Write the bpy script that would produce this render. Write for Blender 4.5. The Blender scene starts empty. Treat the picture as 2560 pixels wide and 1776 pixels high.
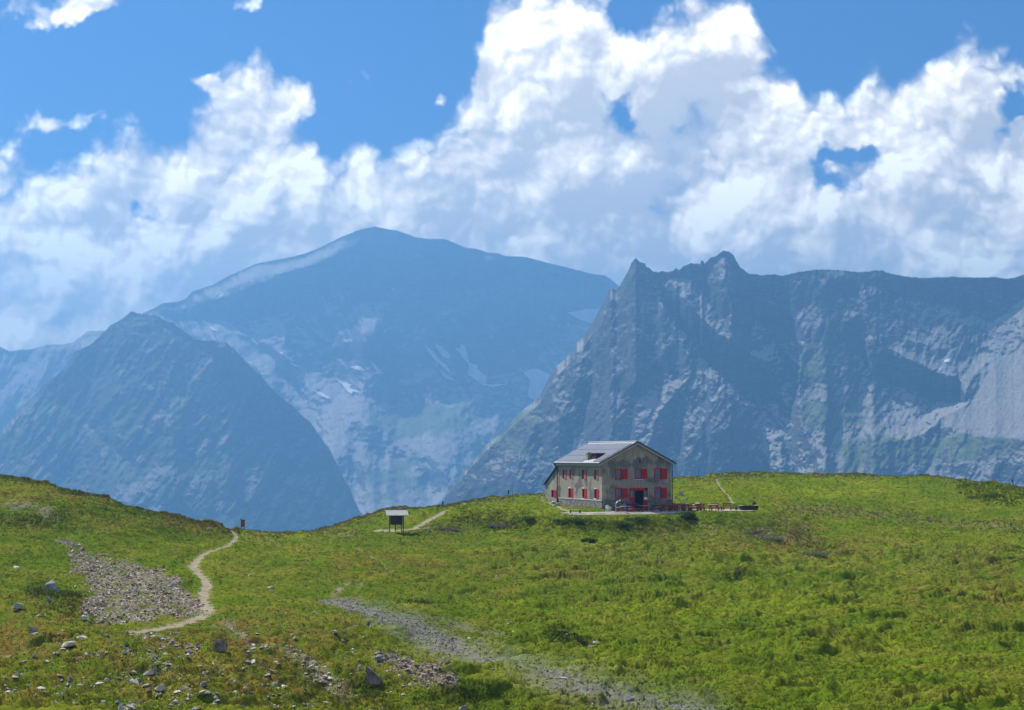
import bpy, bmesh, math, random
import numpy as np
from mathutils import Vector, Matrix
random.seed(7); rng = np.random.default_rng(7)
sc = bpy.context.scene
C = sc.collection
R = math.radians

# ------------------------------------------------------------------ camera, light, sky
CZ = 15.0                      # height of the camera above the lowest part of the meadow
F = 4000.0                     # focal length in pixels of the 2560 px wide photograph
PITCH = math.atan((1140 - 888) / F)
cp, sp = math.cos(PITCH), math.sin(PITCH)
cam = bpy.data.objects.new('camera', bpy.data.cameras.new('camera')); C.objects.link(cam)
cam.data.sensor_width = 36; cam.data.lens = 36 * F / 2560
cam.location = (0, 0, CZ); cam.rotation_euler = (math.pi / 2 + PITCH, 0, 0)
cam.data.clip_start = 1; cam.data.clip_end = 60000
sc.camera = cam
SUN_AZ, SUN_EL = R(136), R(50)          # azimuth from +x, counter-clockwise: left and behind the hut
SV = Vector((math.cos(SUN_EL) * math.cos(SUN_AZ), math.cos(SUN_EL) * math.sin(SUN_AZ), math.sin(SUN_EL)))
sun = bpy.data.objects.new('sun', bpy.data.lights.new('sun', 'SUN')); C.objects.link(sun)
sun.data.energy = 5.0; sun.data.angle = R(0.5); sun.data.color = (1, .95, .87)
sun.rotation_euler = SV.to_track_quat('Z', 'Y').to_euler(); sun.location = (0, 0, 300)
sc.view_settings.view_transform = 'Standard'; sc.view_settings.look = 'None'
sc.view_settings.exposure = 0.55; sc.view_settings.gamma = 1
sc.cycles.max_bounces = 6; sc.cycles.diffuse_bounces = 2; sc.cycles.transparent_max_bounces = 12
sc.cycles.volume_bounces = 0

def ray(px, py):
    """direction through a photo pixel, scaled so that its y is 1: (x, z)"""
    a = (np.asarray(px, float) - 1280) / F; b = -(np.asarray(py, float) - 888) / F
    d = cp - b * sp
    return a / d, (sp + b * cp) / d
def at(px, py, Y):
    x, z = ray(px, py)
    return np.stack(np.broadcast_arrays(x * Y, np.asarray(Y, float), CZ + z * Y), -1)
def uv(px, py):
    x, z = ray(px, py); return float(x), float(z)

# ---- world: Nishita sky with procedural cumulus
W = bpy.data.worlds.new('World'); sc.world = W; W.use_nodes = True
NT = W.node_tree; NT.nodes.clear()
class Nodes:
    def __init__(s, nt): s.nt = nt
    def n(s, t, **kw):
        nd = s.nt.nodes.new(t)
        for k, v in kw.items(): setattr(nd, k, v)
        return nd
    def put(s, sock, v):
        if isinstance(v, bpy.types.NodeSocket): s.nt.links.new(v, sock)
        elif v is not None: sock.default_value = v
    def m(s, op, a, b=None, c=None, clamp=False):
        nd = s.n('ShaderNodeMath', operation=op, use_clamp=clamp)
        s.put(nd.inputs[0], a); s.put(nd.inputs[1], b)
        if c is not None: s.put(nd.inputs[2], c)
        return nd.outputs[0]
    def v(s, op, a, b=None, out=0):
        nd = s.n('ShaderNodeVectorMath', operation=op)
        s.put(nd.inputs[0], a)
        if op == 'SCALE': s.put(nd.inputs['Scale'], b)
        elif b is not None: s.put(nd.inputs[1], b)
        return nd.outputs[out]
    def step(s, x, a, b, lo=0., hi=1., kind='SMOOTHSTEP'):
        nd = s.n('ShaderNodeMapRange', interpolation_type=kind)
        s.put(nd.inputs[0], x); nd.inputs[1].default_value = a; nd.inputs[2].default_value = b
        nd.inputs[3].default_value = lo; nd.inputs[4].default_value = hi
        return nd.outputs[0]
    def noise(s, vec, scale, detail=4, rough=.5, dist=0., out=0):
        nd = s.n('ShaderNodeTexNoise'); s.put(nd.inputs['Vector'], vec)
        nd.inputs['Scale'].default_value = scale; nd.inputs['Detail'].default_value = detail
        nd.inputs['Roughness'].default_value = rough; nd.inputs['Distortion'].default_value = dist
        return nd.outputs[out]
    def voro(s, vec, scale, detail=3, rough=.5):
        nd = s.n('ShaderNodeTexVoronoi', feature='F1'); s.put(nd.inputs['Vector'], vec)
        nd.inputs['Scale'].default_value = scale; nd.inputs['Detail'].default_value = detail
        nd.inputs['Roughness'].default_value = rough
        return nd.outputs[0]
    def mix(s, f, a, b, blend='MIX'):
        nd = s.n('ShaderNodeMix', data_type='RGBA', blend_type=blend)
        s.put(nd.inputs[0], f); s.put(nd.inputs[6], a); s.put(nd.inputs[7], b)
        return nd.outputs[2]
def rgb(r, g, b): return (r, g, b, 1)

# cloud layout, in pixels of the photograph turned into sky directions
CLOUD_TOP = [(-150, 330), (0, 285), (70, 312), (120, 345), (190, 392), (240, 362), (330, 322), (440, 308), (480, 262), (520, 215), (560, 165),
             (600, 118), (650, 110), (690, 165), (740, 240), (790, 300), (830, 352), (860, 300), (890, 285), (960, 338), (1010, 345), (1070, 318),
             (1120, 262), (1165, 225), (1205, 60), (1260, -60), (1500, -60), (1570, 60), (1610, 10), (1680, -60), (1850, -50), (1890, 35),
             (1930, 95), (1985, 130), (2030, 205), (2080, 180), (2115, 195), (2160, 140), (2260, 155), (2330, 120), (2390, 82), (2450, 96), (2540, 120), (2650, 160)]
CLOUD_BLOBS = [  # px, py, rx, ry, amount (negative: a gap)
    (1535, 250, 60, 38, -1.5), (1572, 285, 34, 34, -1.0), (2080, 410, 85, 34, -1.6), (2180, 395, 60, 38, -1.3), (2050, 480, 60, 55, -1.3), (2240, 450, 60, 30, -.8),
    (2120, 500, 60, 40, -1.0), (2080, 430, 24, 16, .8), (2555, 262, 62, 46, -2.1), (1870, 215, 22, 40, -.4),
    (360, 508, 50, 18, -.9), (700, 480, 90, 40, -.5), (40, 640, 60, 60, -.7), (100, 780, 130, 40, -.8), (30, 470, 60, 60, -.5),
    (1175, 110, 55, 60, 1.2), (870, 180, 110, 36, 1.25), (965, 200, 50, 60, 1.0), (520, 200, 60, 22, 1.35), (1092, 112, 32, 26, 1.35), (1075, 185, 18, 26, 1.15),
    (180, 280, 110, 46, 1.25), (60, 0, 170, 62, 2.2), (230, -5, 120, 50, 1.7), (600, -5, 80, 44, 1.6), (760, 210, 70, 60, .8), (830, 300, 50, 34, -.5),
    (1900, 800, 2000, 160, .6)]
CLOUD_GREY = [  # px, py, rx, ry, amount
    (1780, 235, 85, 110, .62), (1720, 300, 120, 120, .42), (1350, 430, 170, 130, .5), (1600, 330, 130, 150, .34), (1460, 560, 260, 100, .42), (1900, 350, 60, 60, .25),
    (1150, 560, 200, 60, .42), (880, 600, 230, 55, .45), (640, 600, 120, 70, .4), (480, 560, 60, 110, .3), (560, 430, 90, 60, .22), (2380, 440, 110, 110, .32),
    (2330, 250, 120, 60, .22), (2180, 590, 120, 60, .25), (100, 560, 90, 80, .15), (1700, 620, 320, 40, .3), (1270, 330, 60, 50, .22), (1400, 150, 80, 80, .15), (420, 690, 70, 60, .35)]
CLOUD_LIT = [(150, 620, 230, 150, .16), (330, 660, 70, 120, .3), (400, 560, 50, 90, .22), (640, 330, 110, 60, .2), (900, 420, 160, 70, .18), (1180, 290, 80, 60, .3), (2500, 450, 90, 160, .35),
             (2250, 560, 110, 70, .25), (1600, 110, 110, 70, .22), (1700, 480, 160, 60, .14), (30, 330, 70, 60, .25), (1210, 130, 60, 60, .2), (690, 450, 60, 40, .2)]
def build_world():
    g = Nodes(NT)
    tc = g.n('ShaderNodeTexCoord').outputs['Generated']
    sx = g.n('ShaderNodeSeparateXYZ'); NT.links.new(tc, sx.inputs[0])
    yy = g.m('MAXIMUM', sx.outputs[1], .05)
    u = g.m('DIVIDE', sx.outputs[0], yy); v = g.m('DIVIDE', sx.outputs[2], yy)
    cx = g.n('ShaderNodeCombineXYZ'); NT.links.new(u, cx.inputs[0]); NT.links.new(v, cx.inputs[1])
    P = cx.outputs[0]
    # domain warp, then lumps (cell noise, for the cauliflower heads) and wisps
    wv = g.v('SUBTRACT', g.noise(P, 14, 2, .5, out=1), (.5, .5, .5))
    PW = g.v('ADD', P, g.v('SCALE', wv, .030))
    wv2 = g.v('SUBTRACT', g.noise(P, 70, 2, .6, out=1), (.5, .5, .5))
    PW = g.v('ADD', PW, g.v('SCALE', wv2, .011))
    PB = g.v('ADD', P, g.v('ADD', g.v('SCALE', wv, .050), g.v('SCALE', wv2, .022)))
    def field(p, k=3):
        a = g.voro(p, 17, k, .6)
        b = g.noise(p, 24, k * 2 + 1, .58)
        return g.m('ADD', g.m('MULTIPLY', g.m('SUBTRACT', .55, a), 1.05), g.m('MULTIPLY', g.m('SUBTRACT', b, .5), 1.25))
    N0 = field(PW)
    L = Vector((-.5, .86, 0))
    N1 = field(g.v('ADD', PW, tuple(L * .0055)))
    N2 = field(g.v('ADD', PW, tuple(L * .019)), 1)
    fc = g.n('ShaderNodeFloatCurve'); cu = fc.mapping.curves[0]
    pts = [uv(*p) for p in CLOUD_TOP]; pts = [((a + .37) / .74, b / .4) for a, b in pts]
    cu.points[0].location = (0, pts[0][1]); cu.points[1].location = (1, pts[-1][1])
    for p in pts: cu.points.new(*p)
    fc.mapping.extend = 'HORIZONTAL'; fc.mapping.update()
    NT.links.new(g.m('MULTIPLY_ADD', u, 1 / .74, .5, clamp=True), fc.inputs[1])
    top = g.m('MULTIPLY', fc.outputs[0], .4)
    d = g.m('MULTIPLY', g.m('SUBTRACT', top, v), 1 / .024)
    d = g.m('MINIMUM', g.m('MAXIMUM', d, -1.6), 1.5)
    def blob(px, py, rx, ry, amt, acc):
        a, b = uv(px, py)
        q = g.v('MULTIPLY', g.v('SUBTRACT', PB, (a, b, 0)), (F / rx, F / ry, 0))
        e = g.m('EXPONENT', g.m('MULTIPLY', g.v('DOT_PRODUCT', q, q, out=1), -1.0))
        return g.m('MULTIPLY_ADD', e, amt, acc)
    for bl in CLOUD_BLOBS: d = blob(*bl[:4], bl[4] * (.95 if bl[4] < 0 else 1.), d)
    dens = g.m('ADD', d, g.m('MULTIPLY_ADD', N0, 1.25, .45))
    alpha = g.step(dens, -.25, .72)
    # behind and beside the viewer, unseen cloud added as fill light replaces the bank
    front = g.step(sx.outputs[1], .45, .8)
    alpha = g.m('ADD', g.m('MULTIPLY', alpha, front), g.m('MULTIPLY', g.step(g.noise(tc, 3, 2), .42, .58, 0, .6), g.m('SUBTRACT', 1, front)))
    t = g.m('MULTIPLY_ADD', g.m('SUBTRACT', N0, N1), .95, .93)
    t = g.m('MULTIPLY_ADD', g.m('SUBTRACT', N0, N2), .65, t)
    V0 = g.voro(PW, 8, 1, .5); V1 = g.voro(g.v('ADD', PW, tuple(L * .030)), 8, 1, .5)          # the big heads
    t = g.m('MULTIPLY_ADD', g.m('SUBTRACT', V1, V0), .6, t)
    # crowns of the heads are thin and bright, thick middles are greyer
    t = g.m('MULTIPLY_ADD', g.step(dens, .3, 2.2), -.16, t)
    t = g.m('MULTIPLY_ADD', N0, .30, t)
    for bl in CLOUD_GREY: t = blob(*bl[:4], -bl[4] * .62, t)
    for bl in CLOUD_LIT: t = blob(*bl, t)
    t = g.m('MINIMUM', g.m('MAXIMUM', t, 0.), 1.12)
    rmp = g.n('ShaderNodeValToRGB'); rmp.color_ramp.interpolation = 'B_SPLINE'
    el = rmp.color_ramp.elements
    el[0].position = 0; el[0].color = rgb(.38, .355, .33); el[1].position = 1; el[1].color = rgb(1.10, 1, .81)
    for p_, c_ in ((.3, (.52, .475, .41)), (.6, (.73, .66, .555)), (.85, (.92, .835, .69))):
        e = el.new(p_); e.color = rgb(*c_)
    NT.links.new(t, rmp.inputs[0])
    sky = g.n('ShaderNodeTexSky', sky_type='NISHITA', sun_disc=False)
    sky.sun_elevation = SUN_EL; sky.sun_rotation = R(90) - SUN_AZ
    sky.altitude = 2200; sky.air_density = 1.0; sky.dust_density = .3; sky.ozone_density = 3.0
    b1 = g.n('ShaderNodeBackground'); NT.links.new(g.v('MULTIPLY', sky.outputs[0], SKY_TINT), b1.inputs[0]); b1.inputs[1].default_value = SKY
    b2 = g.n('ShaderNodeBackground'); NT.links.new(g.mix(front, rgb(.34, .34, .34), rmp.outputs[0]), b2.inputs[0]); b2.inputs[1].default_value = CLOUD
    mx = g.n('ShaderNodeMixShader'); NT.links.new(alpha, mx.inputs[0]); NT.links.new(b1.outputs[0], mx.inputs[1]); NT.links.new(b2.outputs[0], mx.inputs[2])
    out = g.n('ShaderNodeOutputWorld'); NT.links.new(mx.outputs[0], out.inputs[0])
SKY, CLOUD, SKY_TINT = .058, 1.78, (.20, .62, 1.12)
build_world()

# ------------------------------------------------------------------ helpers: noise, meshes, tags
_ang = rng.random(4096) * 2 * math.pi
_GX, _GY = np.cos(_ang), np.sin(_ang)
def _h(ix, iy, seed):
    h = (ix.astype(np.uint32) * np.uint32(374761393)) ^ (iy.astype(np.uint32) * np.uint32(668265263)) ^ np.uint32((seed * 2246822519) & 0xffffffff)
    h = (h ^ (h >> np.uint32(13))) * np.uint32(1274126177)
    return ((h ^ (h >> np.uint32(16))) & np.uint32(4095)).astype(np.int64)
def perlin(x, y, seed=0):
    x, y = np.broadcast_arrays(np.asarray(x, float), np.asarray(y, float))
    xi, yi = np.floor(x), np.floor(y); fx, fy = x - xi, y - yi
    xi = xi.astype(np.int64); yi = yi.astype(np.int64)
    u = fx * fx * fx * (fx * (fx * 6 - 15) + 10); v = fy * fy * fy * (fy * (fy * 6 - 15) + 10)
    def g(a, b):
        k = _h(xi + a, yi + b, seed); return _GX[k] * (fx - a) + _GY[k] * (fy - b)
    return ((g(0, 0) * (1 - u) + g(1, 0) * u) * (1 - v) + (g(0, 1) * (1 - u) + g(1, 1) * u) * v) * 1.5
def fbm(x, y, octv=4, seed=0, gain=.5):
    t = 0; a = 1.; s = 0
    for i in range(octv):
        t = t + a * perlin(x * 2 ** i + 13.7 * i, y * 2 ** i - 7.3 * i, seed + i); s += a; a *= gain
    return t / s * 1.4
def ridged(x, y, octv=4, seed=0, gain=.5):
    t = 0; a = 1.; s = 0
    for i in range(octv):
        n = 1 - np.abs(perlin(x * 2 ** i + 3.1 * i, y * 2 ** i + 5.9 * i, seed + i)) * 1.6
        t = t + a * n; s += a; a *= gain
    return t / s
def smooth(a, b, x):
    t = np.clip((x - a) / (b - a), 0, 1); return t * t * (3 - 2 * t)
def stroke(X, Y, pts, w, ys=1.0):
    """soft mask of a polyline in photo pixels; w is one width or one per point"""
    best = np.zeros(np.shape(X)); w = w if hasattr(w, '__len__') else [w] * len(pts)
    for (a, b), wa, wb in zip(zip(pts[:-1], pts[1:]), w[:-1], w[1:]):
        ax, ay, bx, by = a[0], a[1] * ys, b[0], b[1] * ys
        dx, dy = bx - ax, by - ay
        t = np.clip(((X - ax) * dx + (Y * ys - ay) * dy) / (dx * dx + dy * dy + 1e-9), 0, 1)
        dd = np.hypot(X - ax - t * dx, Y * ys - ay - t * dy) / (wa + (wb - wa) * t)
        best = np.maximum(best, np.exp(-np.minimum(dd * dd, 40)))
    return best
def tilt(X, Y, pts, w, A):
    """turns the ground along a line towards the left: nearer on its right side by A"""
    out = np.zeros(np.shape(X)); best = np.full(np.shape(X), 1e9)
    for a, b in zip(pts[:-1], pts[1:]):
        dx, dy = b[0] - a[0], b[1] - a[1]; t = np.clip(((X - a[0]) * dx + (Y - a[1]) * dy) / (dx * dx + dy * dy), 0, 1)
        ox = X - a[0] - t * dx; d = np.hypot(ox, Y - a[1] - t * dy); n = d < best; best = np.where(n, d, best); out = np.where(n, np.sign(ox * dy - (Y - a[1] - t * dy) * dx) * d, out)
    return -A * (out / w) * np.exp(-(best / w) ** 2)
def blobm(X, Y, px, py, rx, ry):
    return np.exp(-np.minimum(((X - px) / rx) ** 2 + ((Y - py) / ry) ** 2, 40))
def inside(X, Y, poly):
    r = np.zeros(np.shape(X), bool); n = len(poly)
    for i in range(n):
        x1, y1 = poly[i]; x2, y2 = poly[(i + 1) % n]
        if y1 == y2: continue
        r ^= ((y1 > Y) != (y2 > Y)) & (X < (x2 - x1) * (Y - y1) / (y2 - y1) + x1)
    return r
def polym(X, Y, poly, soft):
    n = len(poly); d = np.full(np.shape(X), 1e9)
    for i in range(n):
        ax, ay = poly[i]; bx, by = poly[(i + 1) % n]; dx, dy = bx - ax, by - ay
        t = np.clip(((X - ax) * dx + (Y - ay) * dy) / (dx * dx + dy * dy + 1e-9), 0, 1)
        d = np.minimum(d, np.hypot(X - ax - t * dx, Y - ay - t * dy))
    return smooth(-soft, soft, np.where(inside(X, Y, poly), d, -d))

def mesh_np(name, V, Fa, smooth_=True, attrs=None):
    """V (n,3), Fa (m,k) -> mesh, fast"""
    me = bpy.data.meshes.new(name); V = np.ascontiguousarray(V, np.float32); Fa = np.ascontiguousarray(Fa, np.int32)
    m, k = Fa.shape
    me.vertices.add(len(V)); me.vertices.foreach_set('co', V.ravel())
    me.loops.add(m * k); me.loops.foreach_set('vertex_index', Fa.ravel())
    me.polygons.add(m); me.polygons.foreach_set('loop_start', np.arange(0, m * k, k, dtype=np.int32))
    me.polygons.foreach_set('use_smooth', np.full(m, smooth_, bool))
    for an, av in (attrs or {}).items():
        if av.ndim == 2:
            a = me.attributes.new(an, 'FLOAT_COLOR', 'POINT')
            a.data.foreach_set('color', np.concatenate([av, np.ones((len(av), 1))], 1).astype(np.float32).ravel())
        else:
            a = me.attributes.new(an, 'FLOAT', 'POINT'); a.data.foreach_set('value', av.astype(np.float32).ravel())
    me.update(calc_edges=True)
    return me
def grid_faces(nr, nc):
    i = np.arange(nr * nc).reshape(nr, nc)
    return np.stack([i[:-1, :-1], i[1:, :-1], i[1:, 1:], i[:-1, 1:]], -1).reshape(-1, 4)
def link(name, me, m=None, parent=None):
    o = bpy.data.objects.new(name, me); C.objects.link(o)
    if m is not None and me is not None and not me.materials: me.materials.append(m)
    if parent is not None: o.parent = parent
    return o
def tag(o, label=None, cat=None, group=None, kind=None):
    for k, v in (('label', label), ('category', cat), ('group', group), ('kind', kind)):
        if v: o[k] = v
    return o
def thing(name, label, cat, loc=(0, 0, 0), rz=0., group=None):
    o = bpy.data.objects.new(name, None); C.objects.link(o); o.empty_display_size = .2
    o.location = loc; o.rotation_euler = (0, 0, rz)
    return tag(o, label, cat, group)
def dup(root, loc, rz, label=None, group=None, scale=None):
    r = root.copy(); C.objects.link(r); r.location = loc; r.rotation_euler = (0, 0, rz)
    if label: r['label'] = label
    if group: r['group'] = group
    if scale: r.scale = scale
    for ch in list(root.children):
        c = ch.copy(); C.objects.link(c); c.parent = r
        for gch in ch.children:
            d = gch.copy(); C.objects.link(d); d.parent = c
    return r
class MB:
    """collects boxes, bars and tubes into one mesh"""
    def __init__(s): s.v = []; s.f = []
    def add(s, V, Fs):
        n = len(s.v); s.v += [tuple(p) for p in V]; s.f += [tuple(i + n for i in f) for f in Fs]; return s
    def box(s, x0, x1, y0, y1, z0, z1, M=None):
        V = [Vector(p) for p in ((x0, y0, z0), (x1, y0, z0), (x1, y1, z0), (x0, y1, z0), (x0, y0, z1), (x1, y0, z1), (x1, y1, z1), (x0, y1, z1))]
        if M is not None: V = [M @ p for p in V]
        return s.add(V, [(3, 2, 1, 0), (4, 5, 6, 7), (0, 1, 5, 4), (1, 2, 6, 5), (2, 3, 7, 6), (3, 0, 4, 7)])
    def bar(s, a, b, w, h=None):
        a, b = Vector(a), Vector(b); d = b - a; q = d.to_track_quat('Z', 'Y').to_matrix().to_4x4(); h = h or w
        return s.box(-w / 2, w / 2, -h / 2, h / 2, 0, d.length, Matrix.Translation(a) @ q)
    def tube(s, pts, r, n=8):
        pts = [Vector(p) for p in pts]; rs = r if hasattr(r, '__len__') else [r] * len(pts); V = []; Fs = []
        for i, p in enumerate(pts):
            d = (pts[min(i + 1, len(pts) - 1)] - pts[max(i - 1, 0)]).normalized(); q = d.to_track_quat('Z', 'Y')
            for k in range(n): V.append(p + q @ Vector((math.cos(2 * math.pi * k / n) * rs[i], math.sin(2 * math.pi * k / n) * rs[i], 0)))
        for i in range(len(pts) - 1):
            for k in range(n): Fs.append((i * n + k, i * n + (k + 1) % n, (i + 1) * n + (k + 1) % n, (i + 1) * n + k))
        Fs.append(tuple(range(n))[::-1]); Fs.append(tuple(range((len(pts) - 1) * n, len(pts) * n)))
        return s.add(V, Fs)
    def build(s, name, m, parent=None, bevel=0.):
        me = bpy.data.meshes.new(name); me.from_pydata(s.v, [], s.f)
        if bevel:
            bm = bmesh.new(); bm.from_mesh(me); bmesh.ops.bevel(bm, geom=bm.edges[:], offset=bevel, segments=1, affect='EDGES'); bm.to_mesh(me); bm.free()
        me.update()
        return link(name, me, m, parent)

# ------------------------------------------------------------------ materials
def mat(name, col, rough=.8, metal=0., var=.15, scale=4., bump=0., bscale=20., trans=0.):
    m = bpy.data.materials.new(name); m.use_nodes = True; nt = m.node_tree; g = Nodes(nt); b = nt.nodes['Principled BSDF']
    co = g.n('ShaderNodeTexCoord').outputs['Object']
    n = g.noise(co, scale, 5, .6)
    k = g.step(n, .25, .75, 1 - var, 1 + var, 'LINEAR')
    sc_ = g.v('SCALE', tuple(col), k)
    nt.links.new(sc_, b.inputs['Base Color'])
    b.inputs['Roughness'].default_value = rough; b.inputs['Metallic'].default_value = metal
    if rough > .6: b.inputs['Specular IOR Level'].default_value = .25
    if bump:
        bp = g.n('ShaderNodeBump'); bp.inputs['Strength'].default_value = bump; bp.inputs['Distance'].default_value = .05
        nt.links.new(g.noise(co, bscale, 6, .6), bp.inputs['Height']); nt.links.new(bp.outputs[0], b.inputs['Normal'])
    return m
def mat_attr(name, attr='col', rough=.9, var=.25, scale=3., trans=0., bump=0., bscale=3., up=0.):
    """albedo from a colour attribute of the mesh, varied by noise"""
    m = bpy.data.materials.new(name); m.use_nodes = True; nt = m.node_tree; g = Nodes(nt); b = nt.nodes['Principled BSDF']
    at_ = g.n('ShaderNodeAttribute', attribute_name=attr)
    co = g.n('ShaderNodeNewGeometry').outputs['Position']
    k = g.step(g.noise(co, scale, 6, .65), .25, .75, 1 - var, 1 + var, 'LINEAR')
    col = g.v('SCALE', at_.outputs['Color'], k)
    nt.nodes.remove(b); b = g.n('ShaderNodeBsdfDiffuse'); nt.links.new(col, b.inputs[0]); nt.links.new(b.outputs[0], nt.nodes['Material Output'].inputs[0])
    if up:                                             # blades stand in a sward: their shading follows the sward more than the blade
        nn = g.v('NORMALIZE', g.v('ADD', g.v('SCALE', g.n('ShaderNodeNewGeometry').outputs['Normal'], 1 - up), (0, 0, up))); nt.links.new(nn, b.inputs['Normal'])
    if bump:
        bp = g.n('ShaderNodeBump'); bp.inputs['Strength'].default_value = bump; bp.inputs['Distance'].default_value = .1
        nt.links.new(g.noise(co, bscale, 5, .6), bp.inputs['Height']); nt.links.new(bp.outputs[0], b.inputs['Normal'])
    if trans:
        t = g.n('ShaderNodeBsdfTranslucent'); nt.links.new(col, t.inputs[0])
        mx = g.n('ShaderNodeMixShader'); mx.inputs[0].default_value = trans
        nt.links.new(b.outputs[0], mx.inputs[1]); nt.links.new(t.outputs[0], mx.inputs[2])
        nt.links.new(mx.outputs[0], nt.nodes['Material Output'].inputs[0])
    return m

# ------------------------------------------------------------------ mountains
def catmull(xs, ys, X):
    return np.interp(X, xs, ys)
ROCK = {}
def rock_mat(name, base, veg, scree, sc_=.02, veg_lo=.62, veg_hi=.80):
    """bare rock on steep ground, turf and scree where it lies back"""
    m = bpy.data.materials.new(name); m.use_nodes = True; nt = m.node_tree; g = Nodes(nt); b = nt.nodes['Principled BSDF']
    geo = g.n('ShaderNodeNewGeometry'); pos = geo.outputs['Position']
    nz = g.n('ShaderNodeSeparateXYZ'); nt.links.new(geo.outputs['Normal'], nz.inputs[0])
    a = g.noise(pos, sc_, 8, .65); c = g.noise(pos, sc_ * 5, 6, .65); s = g.n('ShaderNodeAttribute', attribute_name='veg').outputs['Fac']
    rock = g.v('SCALE', tuple(base), g.step(g.m('ADD', g.m('MULTIPLY', a, .55), g.m('MULTIPLY', c, .45)), .3, .7, .4, 1.7, 'LINEAR'))
    strata = g.noise(g.v('MULTIPLY', pos, (1., 1., 4.5)), sc_ * 2.2, 6, .7)
    rock = g.v('SCALE', rock, g.step(strata, .35, .65, .6, 1.45, 'LINEAR'))
    flat = g.m('ADD', nz.outputs[2], g.m('MULTIPLY', g.m('SUBTRACT', a, .5), .45))
    vcol = g.mix(g.step(g.m('ADD', s, g.m('SUBTRACT', a, .5)), .35, .6), rgb(*scree), rgb(*veg))
    vcol = g.v('SCALE', vcol, g.step(c, .3, .7, .75, 1.25, 'LINEAR'))
    col = g.mix(g.step(flat, veg_lo, veg_hi), rock, vcol)
    nt.links.new(col, b.inputs['Base Color']); b.inputs['Roughness'].default_value = .95; b.inputs['Specular IOR Level'].default_value = .1
    bp = g.n('ShaderNodeBump'); bp.inputs['Strength'].default_value = .8; bp.inputs['Distance'].default_value = 4.
    nt.links.new(g.m('ADD', a, g.m('MULTIPLY', c, .5)), bp.inputs['Height']); nt.links.new(bp.outputs[0], b.inputs['Normal'])
    return m
from mathutils.geometry import delaunay_2d_cdt
def facets(lines, X, Y):
    """depth offsets (m) along ridge and gully lines, joined by flat facets; lines: lists of (px, py, offset)"""
    pts, idx, E = [], {}, []
    for ln in lines:
        for i, p in enumerate(ln):
            if p not in idx: idx[p] = len(pts); pts.append(p)
            if i: E.append((idx[ln[i - 1]], idx[p]))
    vs, _, fs, ov, _, _ = delaunay_2d_cdt([Vector((p[0], p[1])) for p in pts], E, [], 0, 1e-4)
    o = []
    for k, v in enumerate(vs):
        src = ov[k]
        if src: o.append(pts[src[0]][2])
        else: q = min(pts, key=lambda p: (p[0] - v.x) ** 2 + (p[1] - v.y) ** 2); o.append(q[2])
    out = np.zeros(X.shape); got = np.zeros(X.shape, bool)
    for f in fs:
        (x0, y0), (x1, y1), (x2, y2) = [vs[i] for i in f]; den = (y1 - y2) * (x0 - x2) + (x2 - x1) * (y0 - y2)
        if abs(den) < 1e-6: continue
        l0 = ((y1 - y2) * (X - x2) + (x2 - x1) * (Y - y2)) / den; l1 = ((y2 - y0) * (X - x2) + (x0 - x2) * (Y - y2)) / den; l2 = 1 - l0 - l1
        m_ = (l0 >= -1e-6) & (l1 >= -1e-6) & (l2 >= -1e-6); out[m_] = (l0 * o[f[0]] + l1 * o[f[1]] + l2 * o[f[2]])[m_]; got |= m_
    return out
MOUNT = {}
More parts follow.
